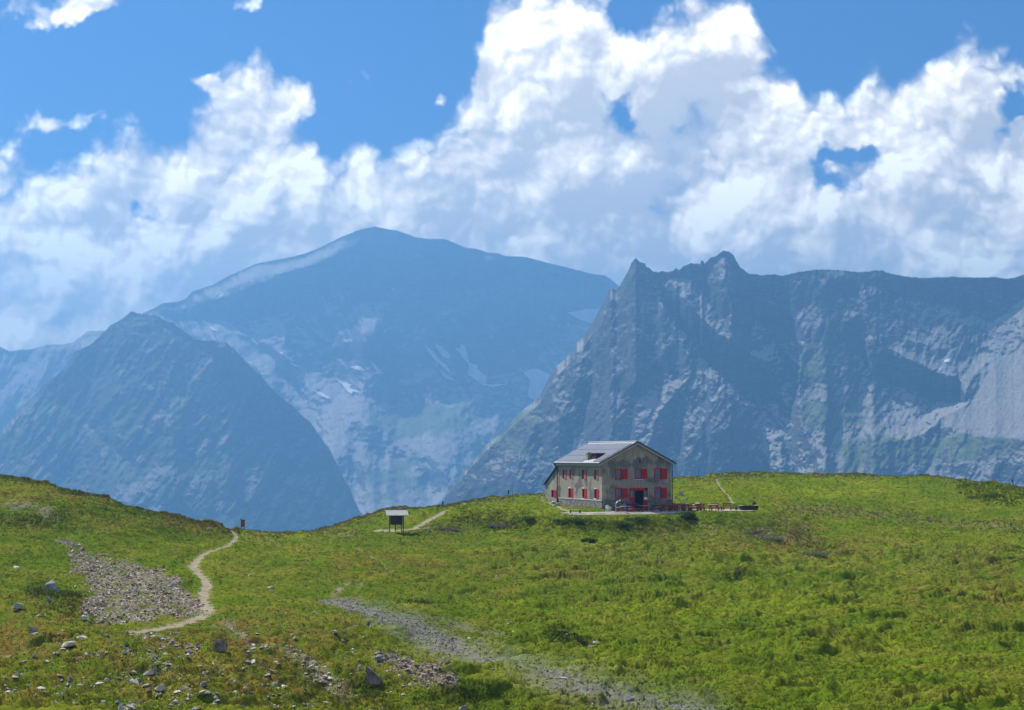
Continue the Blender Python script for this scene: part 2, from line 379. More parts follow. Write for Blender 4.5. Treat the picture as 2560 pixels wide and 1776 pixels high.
def mountain(name, crest, crest_d, ybot, alpha_fn, disp_fn, m, step=2.0, rows=300, jag=1.5, seed=0, back=1.0, lines=None, veg_fn=None, lk=1.):
    """A mountain front: from a crest line (photo pixels + distance) the surface runs down towards the viewer at the
    slope alpha_fn gives; behind the crest it falls away again. disp_fn adds gullies and ribs, in metres of depth."""
    cx = [p[0] for p in crest]; cy = [p[1] for p in crest]
    xs = np.arange(cx[0], cx[-1] + step, step)
    yc = np.interp(xs, cx, cy) + jag * fbm(xs * .05, xs * 0 + seed, 5, seed + 50, .65)
    dc = np.interp(xs, [p[0] for p in crest_d], [p[1] for p in crest_d])
    t = np.linspace(0, 1, rows)[:, None]
    PY = yc[None] + (ybot - yc[None]) * t; PX = np.broadcast_to(xs[None], PY.shape)
    al = np.radians(np.clip(alpha_fn(PX, PY), 14, 80))
    dy = np.diff(PY, axis=0)
    cot = 1 / np.tan(al); cot = (cot[1:] + cot[:-1]) / 2
    D = np.empty_like(PY); D[0] = dc
    D[1:] = dc[None] * np.exp(-np.cumsum(dy * cot / F, axis=0))
    kx = np.arange(-12, 13); kw = np.exp(-(kx / 5.) ** 2); kw /= kw.sum()                  # even out neighbouring columns
    Dp = np.pad(D, ((0, 0), (12, 12)), mode='edge'); D = sum(w_ * Dp[:, 12 + k:12 + k + D.shape[1]] for k, w_ in zip(kx, kw))
    if lines:
        wx = PX + 7 * fbm(PX / 24, PY / 24, 4, seed + 80, .6); wy = PY + 7 * fbm(PX / 24, PY / 24, 4, seed + 84, .6)
        D = D + lk * facets(lines, wx, wy) * smooth(0, .05, t)
    D = D + disp_fn(PX, PY) * smooth(0, .03, t)
    D = np.minimum.accumulate(D - np.arange(rows)[:, None] * 1e-3, axis=0)                                # no overhangs
    front = at(PX, PY, D)
    # behind the crest
    bk = []
    for k, (dd, dz) in enumerate(((1500, -900), (500, -420), (140, -150), (35, -32))):
        p = front[0].copy(); p[:, 1] += dd * back; p[:, 0] *= (p[:, 1] / front[0][:, 1]); p[:, 2] += dz * back + 6 * fbm(xs * .02, xs * 0 + k, 3, seed + k); bk.append(p)
    foot = front[-1].copy(); foot[:, 1] -= 60; foot[:, 2] = -420
    V = np.concatenate([np.stack(bk), front, foot[None]], 0)
    vg = np.zeros(V.shape[:2])
    if veg_fn: vg[4:-1] = veg_fn(PX, PY)
    me = mesh_np(name, V.reshape(-1, 3), grid_faces(V.shape[0], V.shape[1])[:, ::-1], True, {'veg': vg.ravel()})
    # grid runs far -> near and left -> right: make the normals point up and outwards
    o = link(name, me, m); tag(o, kind='structure')
    MOUNT[name] = (xs, yc, ybot, D, front)
    return o
def m_depth(name, px, py):
    xs, yc, yb, D, fr = MOUNT[name]
    i = np.clip(np.searchsorted(xs, px), 1, len(xs) - 1); w = np.clip((px - xs[i - 1]) / (xs[i] - xs[i - 1]), 0, 1)
    def col(k):
        t = np.clip((py - yc[k]) / (yb - yc[k]), 0, 1) * (D.shape[0] - 1); j = np.minimum(t.astype(int), D.shape[0] - 2); f = t - j
        return D[j, k] * (1 - f) + D[j + 1, k] * f
    return col(i - 1) * (1 - w) + col(i) * w

# far pale ridge on the left
A_CREST = [(-260, 850), (-60, 850), (0, 867), (27, 880), (39, 875), (78, 873), (117, 862), (171, 860), (183, 855), (202, 841), (218, 829), (249, 827), (300, 827), (420, 820)]
def a_alpha(X, Y):
    n = fbm(X / 60, Y / 40, 5, 3)
    return 36 + 14 * n + 22 * smooth(980, 1120, Y)
def a_disp(X, Y): return 60 * fbm(X / 90, Y / 120, 5, 9) + 50 * (ridged((X + .5 * Y) / 45, Y / 160, 4, 4) - .6)
# the big dome in the middle
B_CREST = [(200, 850), (300, 815), (353, 785), (388, 769), (408, 757), (443, 755), (466, 746), (482, 728), (509, 719), (532, 711), (571, 690), (602, 676), (637, 660), (700, 648),
           (760, 635), (800, 618), (816, 610), (863, 588), (902, 573), (937, 566), (968, 573), (995, 577), (1042, 594), (1073, 597), (1112, 597), (1127, 604), (1166, 620), (1189, 621),
           (1217, 631), (1244, 633), (1263, 640), (1314, 642), (1360, 655), (1399, 664), (1438, 674), (1485, 686), (1512, 688), (1527, 699), (1547, 715), (1620, 740), (1800, 800)]
def b_alpha(X, Y):
    Xw = X + 16 * fbm(X / 50, Y / 50, 4, 21); Yw = Y + 12 * fbm(X / 50, Y / 50, 4, 22)
    n = fbm(X / 40, Y / 40, 5, 5)
    a = 59 + 2 * n                                                                                   # the shaded face
    lit = np.zeros_like(X)
    def L(k): nonlocal lit; lit = np.maximum(lit, k)
    L(stroke(Xw, Yw, [(353, 795), (470, 775), (600, 715), (740, 665), (850, 620)], [8, 9, 14, 12, 6]) * .7)   # sunlit left shoulder
    L(polym(Xw, Yw, [(380, 790), (470, 778), (560, 800), (640, 880), (760, 930), (880, 965), (1010, 1010), (1180, 990), (1300, 1000), (1330, 1330), (800, 1330), (740, 1020), (600, 880), (480, 830)], 22))
    L(stroke(Xw, Yw, [(900, 770), (930, 820), (890, 860)], [14, 34, 14]) * .75)
    L(stroke(Xw, Yw, [(870, 840), (885, 880)], 10) * .7)
    L(stroke(Xw, Yw, [(850, 720), (870, 735)], 9) * .6); L(blobm(Xw, Yw, 975, 850, 9, 40) * .5)
    a = a + (31 + 5 * fbm(X / 26, Y / 22, 3, 8) - a) * np.clip(lit, 0, 1)
    dk = np.zeros_like(X)                                                                            # shaded steps inside the basin
    for p, w in (([(560, 770), (640, 830), (700, 900)], 14), ([(700, 900), (740, 960), (790, 1010)], 20), ([(980, 985), (1010, 1000)], 26), ([(1040, 985), (1050, 1005)], 16),
                 ([(1190, 1010), (1300, 1010), (1270, 1060)], 34), ([(1240, 1090), (1210, 1100)], 18), ([(900, 1080), (960, 1110)], 22), ([(860, 1140), (900, 1190)], 22), ([(1000, 1130), (1090, 1170)], 14),
                 ([(430, 790), (520, 812)], 9), ([(1060, 1180), (1150, 1220)], 18)):
        dk = np.maximum(dk, stroke(Xw, Yw, p, w))
    return a + (64 - a) * dk
def b_disp(X, Y):
    return (26 * fbm(X / 130, Y / 130, 4, 31) + 15 * (ridged((X - .55 * Y) / 50, (Y + .3 * X) / 200, 5, 33) - .6) * smooth(640, 800, Y) + 9 * smooth(850, 1000, Y) * fbm((X - .4 * Y) / 15, (Y + .3 * X) / 15, 5, 36, .62) + 5 * fbm(X / 16, Y / 22, 4, 35) * smooth(600, 720, Y))
# dark pyramid on the left
C_CREST = [(-300, 1230), (-120, 1170), (0, 1082), (60, 1012), (110, 962), (165, 917), (190, 880), (233, 858), (252, 839), (272, 816), (311, 792), (325, 781), (334, 777), (345, 784), (388, 789),
           (420, 804), (435, 808), (454, 824), (486, 847), (520, 851), (563, 855), (583, 870), (606, 897), (637, 925), (668, 960), (695, 987), (738, 1022), (777, 1057), (800, 1092), (823, 1123),
           (847, 1171), (881, 1239), (898, 1278), (915, 1295), (935, 1335), (960, 1390)]
def c_alpha(X, Y):
    Xw = X + 12 * fbm(X / 40, Y / 40, 4, 41); Yw = Y + 12 * fbm(X / 40, Y / 40, 4, 42)
    a = 57 + 3 * fbm((X + .6 * Y) / 30, Y / 90, 5, 43)
    lit = np.zeros_like(X)
    for p, w, k in (([(300, 860), (280, 900)], 9, .7), ([(272, 960), (250, 1010)], 8, .5), ([(450, 990), (420, 1040)], [10, 16], .9), ([(500, 985), (480, 1010)], 6, .7), ([(560, 940), (590, 990)], 7, .8),
                    ([(520, 900), (500, 940)], 14, .5), ([(250, 1130), (215, 1160)], 14, .7), ([(420, 1150), (380, 1200), (300, 1240)], [14, 24, 26], .6), ([(760, 1200), (830, 1260), (900, 1310)], [6, 16, 30], 1.),
                    ([(720, 1210), (790, 1290)], 9, .7), ([(500, 1220), (520, 1240)], 18, .5), ([(600, 1300), (560, 1300)], 24, .5), ([(370, 810), (430, 815)], 8, .7), ([(470, 850), (560, 862)], 7, .8), ([(40, 1180), (120, 1200)], 30, .4),
                    ([(20, 1110), (150, 970), (240, 880)], [14, 10, 6], .6)):
        lit = np.maximum(lit, k * stroke(Xw, Yw, p, w))
    return a + (34 - a) * lit * .9
def c_disp(X, Y):
    return 18 * fbm(X / 110, Y / 110, 4, 51) + 24 * (ridged((X + .65 * Y - 500) / 40, (Y - .3 * X) / 120, 5, 53) - .6) * smooth(20, 120, Y - 778) + 5 * fbm((X - .4 * Y) / 14, (Y + .3 * X) / 14, 5, 55, .6)
# craggy ridge with two horns on the right
R_CREST = [(1000, 1380), (1060, 1310), (1096, 1261), (1130, 1216), (1186, 1150), (1217, 1111), (1252, 1084), (1275, 1057), (1298, 1033), (1337, 1002), (1353, 985), (1368, 952), (1391, 917), (1428, 882), (1443, 856),
           (1458, 843), (1478, 812), (1498, 776), (1514, 747), (1524, 724), (1530, 719), (1541, 726), (1553, 709), (1570, 678), (1579, 658), (1589, 645), (1599, 655), (1612, 659), (1616, 669), (1622, 669), (1632, 678),
           (1645, 681), (1654, 678), (1665, 680), (1684, 676), (1690, 670), (1697, 677), (1708, 666), (1726, 658), (1750, 660), (1755, 650), (1762, 659), (1775, 646), (1795, 636), (1811, 626), (1824, 630), (1835, 640),
           (1841, 653), (1850, 669), (1861, 676), (1875, 685), (1896, 687), (1913, 687), (1933, 686), (1954, 689), (1994, 680), (2027, 675), (2063, 673), (2103, 675), (2147, 680), (2176, 678), (2202, 675), (2227, 684),
           (2263, 691), (2300, 695), (2372, 692), (2445, 694), (2481, 693), (2518, 697), (2540, 693), (2560, 687), (2640, 680), (2800, 690)]
def r_alpha(X, Y):
    Xw = X + 12 * fbm(X / 34, Y / 34, 5, 61); Yw = Y + 12 * fbm(X / 34, Y / 34, 5, 62)
    a = 57 + 3 * fbm(X / 22, Y / 34, 5, 63)
    lit = np.zeros_like(X)
    for p, w, k in (([(1636, 692), (1688, 744), (1746, 796), (1803, 845), (1850, 890), (1913, 905)], [9, 16, 20, 24, 26, 12], 1.), ([(1720, 725), (1750, 745)], 26, .85), ([(1800, 650), (1780, 690), (1782, 740)], 6, .8),
                    ([(1659, 750), (1691, 802), (1723, 859), (1786, 920), (1832, 954), (1890, 995)], [14, 12, 7, 7, 12, 14], 1.), ([(1803, 972), (1769, 1024)], 6, .9), ([(1803, 972), (1850, 1015)], 8, .9),
                    ([(1860, 880), (1850, 940), (1870, 960)], 18, .8), ([(1911, 756), (1950, 770), (1960, 850), (1990, 900)], [16, 24, 26, 30], .9), ([(1998, 800), (2010, 810)], 18, 1.), ([(2118, 764), (2125, 800)], 24, .9),
                    ([(2040, 760), (2080, 830), (2060, 900)], 30, .6), ([(2169, 843), (2191, 873), (2263, 887), (2336, 923), (2409, 945)], [16, 22, 14, 14, 24], 1.), ([(2372, 905), (2420, 915)], [14, 22], 1.),
                    ([(2220, 960), (2274, 996), (2330, 1040)], [10, 16, 26], .9), ([(1936, 931), (1936, 1003), (1954, 1076), (1980, 1130), (2000, 1180)], [26, 34, 36, 34, 40], .9), ([(2027, 1021), (2060, 1000)], [40, 20], .7),
                    ([(2183, 1061), (2190, 1100), (2300, 1120), (2440, 1110)], [14, 40, 44, 40], .95), ([(2080, 1130), (2140, 1160)], 34, .7), ([(2040, 700), (2110, 690)], 10, .5), ([(2270, 850), (2390, 870)], [6, 8], .7),
                    ([(1330, 1050), (1300, 1120), (1260, 1180)], [16, 30, 40], .7), ([(1150, 1220), (1100, 1290)], [22, 44], .8), ([(1440, 960), (1400, 1040)], 14, .5), ([(1560, 990), (1540, 1060)], 9, .7), ([(1600, 1040), (1590, 1080)], 8, .6),
                    ([(1540, 870), (1520, 960)], 6, .6), ([(1500, 800), (1470, 900), (1440, 950)], 6, .5), ([(1340, 1180), (1380, 1080)], 10, .5), ([(1470, 1100), (1440, 1180)], 12, .5), ([(1960, 1150), (1990, 1180)], 20, .8),
                    ([(2380, 760), (2480, 800)], 26, .4), ([(2150, 700), (2180, 760)], 16, .4)):
        lit = np.maximum(lit, k * stroke(Xw, Yw, p, w))
    a = a + (40 + 14 * fbm(X / 14, Y / 12, 4, 64) - a) * lit * .8
    a = a - 7 * smooth(1930, 2020, X)
    cone = polym(X + 5 * fbm(X / 30, Y / 30, 3, 66), Y + 5 * fbm(X / 30, Y / 30, 3, 67), [(2575, 845), (2518, 887), (2463, 932), (2423, 1010), (2358, 1043), (2330, 1060), (2445, 1092), (2600, 1100), (2800, 1080), (2800, 800)], 7)
    a = a + (34 - a) * cone
    return a
def r_disp(X, Y):
    rough = 1 - .9 * polym(X, Y, [(2575, 845), (2463, 932), (2423, 1010), (2358, 1043), (2445, 1092), (2800, 1090), (2800, 800)], 20)
    low = smooth(700, 1100, Y)
    d = 7 * fbm(X / 70, Y / 90, 4, 71) + (5 + 2 * low) * (ridged((X + .45 * Y) / 30, (Y - .2 * X) / 70, 5, 73) - .6) + (1.1 + .9 * low) * fbm((X - .5 * Y) / 12, (Y + .3 * X) / 12, 5, 75, .6)
    con = 1 - (rough - .1) / .9
    return d * rough + con * (1.6 * fbm((X + (Y - 850) * .55) / 9, (Y - 850) / 90, 4, 76) + 2.2 * (ridged((X + (Y - 850) * .62) / 42, (Y - 850) / 260, 2, 77) - .6))
R_LINES = [[(1000, 560, -40), (1589, 560, 0), (2800, 560, 0)], [(1000, 1380, -85), (1096, 1261, -80), (1217, 1111, -72), (1300, 1033, -60), (1391, 917, -45), (1478, 812, -22), (1530, 719, -8), (1589, 645, 0)],
           [(1589, 645, 0), (1616, 690, -6), (1660, 770, -12), (1700, 850, -18), (1740, 920, -22), (1800, 965, -28), (1850, 1010, -32), (1900, 1100, -38), (1930, 1180, -44), (1960, 1420, -60)],   # the pyramid's right edge
           [(1632, 678, 2), (1645, 720, 9), (1690, 800, 20), (1760, 890, 27), (1830, 958, 22), (1890, 1020, 6), (1940, 1085, 2)],                                                              # gully beside it
           [(1650, 680, 0), (1700, 738, -9), (1760, 803, -15), (1820, 852, -21), (1870, 885, -26), (1925, 908, -21)],                                                                        # bright rib
           [(1735, 700, 12), (1770, 745, 8), (1800, 800, 4)], [(1811, 626, 0), (1812, 700, -19), (1832, 770, -24), (1870, 885, -26)],
           [(1862, 680, 6), (1900, 780, 24), (1940, 860, 36), (1968, 932, 36), (1945, 1000, 22), (1955, 1090, 4), (1990, 1180, -6), (2020, 1420, -50)],
           [(1955, 700, 0), (1985, 780, 4), (2012, 850, 5), (2000, 920, 0), (1995, 1000, -10), (2012, 1080, -22), (2045, 1160, -30), (2070, 1420, -60)],
           [(2060, 700, 0), (2100, 790, 10), (2150, 880, 22), (2190, 950, 25), (2240, 1010, 18), (2300, 1050, 0), (2330, 1150, -20)],
           [(2160, 700, 0), (2168, 790, -4), (2200, 860, -10), (2260, 892, -14), (2330, 925, -16), (2400, 950, -8)], [(2280, 960, 14), (2340, 1000, 20), (2400, 1000, 16)],
           [(2230, 740, 6), (2370, 770, 14), (2480, 810, 14), (2450, 880, 8)], [(2560, 850, -18), (2518, 887, -14), (2463, 932, -16), (2423, 1010, -22), (2358, 1043, -22), (2300, 1090, -28)], [(2800, 860, -18), (2800, 1420, -70)],
           [(2120, 1030, -4), (2183, 1061, -14), (2200, 1110, -34), (2180, 1420, -70)], [(1803, 972, -36), (1769, 1024, -40), (1740, 1100, -46)], [(1803, 972, -36), (1850, 1060, -46)], [(1560, 980, -38), (1530, 1080, -52), (1510, 1200, -62), (1500, 1420, -80)], [(1590, 1000, -24), (1570, 1100, -34), (1570, 1250, -46)],
           [(1440, 950, -52), (1400, 1050, -66), (1380, 1200, -76)], [(1480, 960, -34), (1450, 1060, -46)], [(1340, 1060, -72), (1280, 1180, -88)], [(1640, 1040, -46), (1610, 1150, -60), (1600, 1420, -84)], [(1690, 1060, -26), (1680, 1200, -40)]]
def r_veg(X, Y):
    n = fbm(X / 50, Y / 40, 4, 91)
    v = np.maximum.reduce([blobm(X, Y, 1300, 1080, 90, 60), blobm(X, Y, 1130, 1260, 110, 80) * 1.2, blobm(X, Y, 1440, 960, 60, 30) * .8, blobm(X, Y, 2030, 900, 80, 90) * .7, blobm(X, Y, 2080, 1040, 100, 50), blobm(X, Y, 2220, 1130, 160, 50), blobm(X, Y, 2420, 1120, 140, 34) * 1.2,
                           blobm(X, Y, 1850, 960, 40, 60) * .6, blobm(X, Y, 1430, 1080, 120, 60) * .6, blobm(X, Y, 2500, 1050, 50, 20) * .45, blobm(X, Y, 2330, 890, 60, 20) * .4])
    return np.clip(v + .25 * n, 0, 1) * (1 - .75 * polym(X, Y, [(2575, 845), (2463, 932), (2423, 1010), (2358, 1043), (2445, 1085), (2800, 1085), (2800, 800)], 14))
C_LINES = [[(-300, 700, -40), (334, 700, 0), (960, 700, 0)], [(-300, 1420, -220), (100, 1420, -190), (560, 1420, -160), (960, 1420, -60)], [(334, 778, 0), (350, 860, -22), (395, 960, -52), (440, 1060, -78), (500, 1180, -112), (570, 1330, -150)],
           [(233, 858, 0), (235, 930, 14), (205, 1050, 6), (180, 1200, -30), (170, 1330, -80)], [(110, 962, 0), (95, 1040, -36), (55, 1150, -90), (20, 1300, -130)], [(454, 824, 0), (500, 930, -24), (480, 990, -46), (420, 1045, -70)],
           [(560, 900, 24), (600, 980, 34), (660, 1080, 26), (720, 1200, 0), (760, 1330, -30)], [(606, 897, 0), (668, 960, 0), (738, 1022, 0), (800, 1092, 0), (847, 1171, 0), (915, 1295, 0), (960, 1390, -10)], [(420, 1150, -95), (380, 1210, -118), (310, 1250, -130)],
           [(270, 960, -16), (250, 1020, -28)], [(640, 1200, -70), (690, 1320, -90)]]
B_LINES = [[(200, 500, 0), (900, 500, 0), (1800, 500, 0)], [(200, 1420, -200), (900, 1420, -320), (1800, 1420, -200)], [(353, 785, 0), (470, 772, -30), (560, 742, -50), (660, 705, -55), (740, 670, -50), (845, 652, -35), (880, 620, -12), (902, 573, 0)],
           [(480, 800, 10), (600, 800, 16), (720, 780, 20), (850, 720, 20), (930, 660, 14)], [(900, 760, 6), (930, 830, -40), (920, 900, -20)], [(1000, 700, 10), (1080, 800, 26), (1110, 900, 30), (1130, 980, 10)], [(1240, 660, 4), (1260, 800, 30), (1300, 930, 26)],
           [(1165, 700, 4), (1180, 840, -14), (1190, 940, -10)], [(640, 850, -40), (705, 888, -110), (740, 960, -90), (800, 1060, -140), (850, 1180, -200)], [(760, 900, -30), (850, 980, -70), (960, 1080, -150), (1020, 1200, -230)], [(1060, 960, -60), (1200, 990, -70), (1290, 1010, -50), (1330, 1100, -90)],
           [(1100, 1060, -120), (1120, 1160, -190)], [(985, 960, -66), (980, 1010, -70)]]
def b_veg(X, Y): return np.clip(blobm(X, Y, 1060, 1040, 150, 60) * .8 + blobm(X, Y, 980, 1200, 220, 80) * .6 + .2 * fbm(X / 40, Y / 40, 4, 92), 0, 1)
def c_veg(X, Y): return np.clip(.5 + .5 * fbm(X / 60, Y / 60, 4, 93) - .6 * blobm(X, Y, 830, 1260, 120, 70), 0, 1)
def build_mountains():
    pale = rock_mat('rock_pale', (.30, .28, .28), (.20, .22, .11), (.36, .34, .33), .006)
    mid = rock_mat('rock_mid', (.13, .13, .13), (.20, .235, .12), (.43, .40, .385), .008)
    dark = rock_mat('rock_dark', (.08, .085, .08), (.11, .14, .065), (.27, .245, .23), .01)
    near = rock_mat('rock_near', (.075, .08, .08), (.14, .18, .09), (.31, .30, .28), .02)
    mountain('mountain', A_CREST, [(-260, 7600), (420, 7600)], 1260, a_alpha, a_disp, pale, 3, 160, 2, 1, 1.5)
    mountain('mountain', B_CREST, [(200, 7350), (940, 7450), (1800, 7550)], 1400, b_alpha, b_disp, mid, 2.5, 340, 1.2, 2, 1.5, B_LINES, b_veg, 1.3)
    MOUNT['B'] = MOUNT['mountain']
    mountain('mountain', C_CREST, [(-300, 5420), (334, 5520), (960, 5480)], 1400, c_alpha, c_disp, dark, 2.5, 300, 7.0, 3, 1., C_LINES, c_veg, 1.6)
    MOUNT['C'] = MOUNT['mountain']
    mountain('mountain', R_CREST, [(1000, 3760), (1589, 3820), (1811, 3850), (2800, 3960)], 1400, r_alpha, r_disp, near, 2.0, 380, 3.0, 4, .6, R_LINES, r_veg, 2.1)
    MOUNT['R'] = MOUNT['mountain']
build_mountains()

# ------------------------------------------------------------------ the meadow
# crest of the meadow in the photo (what stands against the mountains) and its distance
G_CREST = [(-400, 1172), (0, 1196), (60, 1199), (120, 1206), (155, 1220), (250, 1238), (290, 1252), (380, 1278), (470, 1300), (540, 1315), (575, 1326), (600, 1329), (650, 1329), (700, 1332), (760, 1332), (800, 1326), (850, 1312), (900, 1297), (960, 1280),
           (1000, 1272), (1060, 1265), (1100, 1261), (1160, 1252), (1230, 1242), (1300, 1238), (1360, 1240), (1400, 1238), (1450, 1230), (1560, 1215), (1690, 1196), (1760, 1191), (1850, 1187), (2000, 1186), (2130, 1187), (2340, 1189), (2380, 1195), (2420, 1201), (2500, 1212), (2560, 1222), (2700, 1240), (2960, 1270)]
# px, py, distance
G_PTS = [(-400, 1172, 215), (0, 1196, 205), (155, 1220, 200), (290, 1252, 198), (470, 1300, 198), (575, 1326, 200), (650, 1329, 212), (760, 1332, 222), (850, 1312, 232), (960, 1280, 240), (1100, 1261, 244), (1230, 1242, 248), (1360, 1240, 252),
         (1450, 1230, 256), (1560, 1215, 268), (1690, 1196, 285), (1850, 1187, 296), (2000, 1186, 300), (2130, 1187, 302), (2340, 1189, 298), (2420, 1201, 288), (2560, 1222, 275), (2960, 1270, 250),
         (0, 1300, 180), (0, 1400, 156), (0, 1500, 132), (0, 1600, 108), (0, 1700, 88), (0, 1776, 76), (-400, 1300, 185), (-400, 1500, 128), (-400, 1776, 74),
         (220, 1300, 186), (200, 1400, 162), (200, 1480, 140), (260, 1545, 118), (250, 1600, 104), (250, 1700, 87), (450, 1350, 186), (420, 1430, 160), (420, 1520, 132), (460, 1600, 107), (450, 1700, 87), (450, 1776, 76),
         (600, 1360, 190), (650, 1420, 166), (650, 1500, 140), (700, 1600, 110), (700, 1700, 90), (700, 1776, 78),
         (800, 1350, 202), (960, 1336, 203), (900, 1400, 174), (900, 1500, 142), (950, 1600, 114), (950, 1700, 93), (950, 1776, 81),
         (1050, 1300, 216), (1100, 1340, 203), (1200, 1400, 178), (1200, 1500, 146), (1200, 1600, 118), (1200, 1700, 96), (1200, 1776, 83),
         (1363, 1250, 236), (1400, 1256, 229), (1450, 1264, 221), (1300, 1290, 213), (1300, 1330, 203), (1425, 1287, 204.5), (1540, 1284, 207.5), (1660, 1281, 210.5), (1780, 1279, 213), (1890, 1278, 215.5), (1500, 1310, 201), (1500, 1345, 196), (1700, 1310, 205), (1700, 1350, 197),
         (1500, 1400, 180), (1500, 1500, 148), (1500, 1600, 119), (1500, 1700, 97), (1500, 1776, 84),
         (1720, 1262, 222), (1830, 1262, 222), (1900, 1264, 222), (1700, 1240, 234), (1760, 1220, 252), (1850, 1225, 250), (1960, 1290, 215), (2000, 1240, 246), (2000, 1350, 200), (2150, 1300, 216), (2200, 1220, 265), (2200, 1260, 236),
         (2400, 1250, 246), (2400, 1305, 216), (2400, 1350, 198), (1900, 1400, 180), (1900, 1500, 149), (1900, 1600, 121), (1900, 1700, 99), (1900, 1776, 86), (2300, 1400, 180), (2300, 1500, 149), (2300, 1600, 121), (2300, 1700, 99), (2300, 1776, 86),
         (2560, 1260, 240), (2560, 1320, 209), (2560, 1400, 176), (2560, 1500, 146), (2560, 1600, 119), (2560, 1700, 98), (2560, 1776, 85), (2960, 1400, 170), (2960, 1600, 116), (2960, 1776, 84),
         (200, 1900, 60), (1280, 1900, 66), (2300, 1900, 69)]
_gp = np.array(G_PTS, float); _gx = np.stack([_gp[:, 0] / 1000, _gp[:, 1] / 250], 1)
def _tps(d2): return .5 * d2 * np.log(d2 + 1e-12)
def _fit():
    n = len(_gx); d2 = ((_gx[:, None] - _gx[None]) ** 2).sum(-1); K = _tps(d2) + 3e-4 * np.eye(n); Pm = np.concatenate([np.ones((n, 1)), _gx], 1)
    A = np.block([[K, Pm], [Pm.T, np.zeros((3, 3))]]); return np.linalg.solve(A, np.concatenate([100 / _gp[:, 2], np.zeros(3)]))
_gw = _fit()
def g_dist(px, py):
    """distance of the meadow's surface seen through a photo pixel (inverse distance is a thin plate spline: planes stay planes)"""
    px = np.clip(np.asarray(px, float), -500, 3060); py = np.asarray(py, float); px, py = np.broadcast_arrays(px, py); sh = px.shape
    x = (px / 1000).ravel(); y = (py / 250).ravel(); q = np.zeros(x.shape)
    for i in range(len(_gx)): q += _gw[i] * _tps((x - _gx[i, 0]) ** 2 + (y - _gx[i, 1]) ** 2)
    q += _gw[-3] + _gw[-2] * x + _gw[-1] * y
    return (100 / np.maximum(q, .2)).reshape(sh)
TH = R(20)                                             # the hut's gable is turned by this much
GX, GY = math.cos(TH), math.sin(TH)                    # along the gable, to the right
HUT = Vector((12.0, 214.0, CZ - 7.33))                 # near corner of the hut, on the terrace
def hut_uv(x, y):
    """(t along the gable, d in front of it)"""
    dx, dy = x - HUT.x, y - HUT.y
    return dx * GX + dy * GY, dx * GY - dy * GX
PW_ = .50
PATHS = [  # photo pixels, width in metres, wear
    ([(575, 1326), (584, 1333), (591, 1342), (586, 1352), (566, 1364), (540, 1374), (518, 1382), (503, 1391), (492, 1402), (482, 1414), (488, 1424), (500, 1438), (512, 1450), (517, 1462), (512, 1478), (509, 1492), (508, 1506), (516, 1518), (518, 1532), (505, 1544), (470, 1554), (420, 1566), (360, 1576), (300, 1586), (240, 1598), (175, 1616), (110, 1626), (40, 1640), (0, 1650)],
     [1.1, 1.1, 1.1, 1.1, 1.1, 1.1, 1.1, 1.2, 1.5, 1.8, 1.9, 1.5, 1.4, 1.7, 1.7, 1.8, 2.0, 2.0, 2.0, 2.0, 2.0, 2.1, 2.1, 2.0, 1.8, 1.6, 1.6, 1.8, 1.6]),
    ([(890, 1372), (930, 1396), (960, 1418), (982, 1442)], [.25, .4, .35, .3]),
    ([(1790, 1197), (1796, 1210), (1806, 1226), (1816, 1238), (1826, 1250), (1832, 1258)], [.4, .55, .5, .5, .6, .9]),
    ([(2370, 1309), (2405, 1312), (2430, 1315), (2480, 1318), (2560, 1322)], [.5, .9, .8, .4, .5]),
    ([(1028, 1324), (1060, 1308), (1090, 1292), (1120, 1277), (1150, 1268), (1175, 1264)], [1.8, 1.7, 1.6, 1.7, 1.6, .8]),
    ([(905, 1332), (940, 1327), (985, 1328), (1028, 1324), (1060, 1322), (1090, 1316)], [1.4, 3.6, 3.8, 2.6, 1.0, .5]),
    ([(1372, 1258), (1392, 1266), (1408, 1274), (1428, 1280), (1450, 1281)], [.6, .8, .9, .9, .6])]
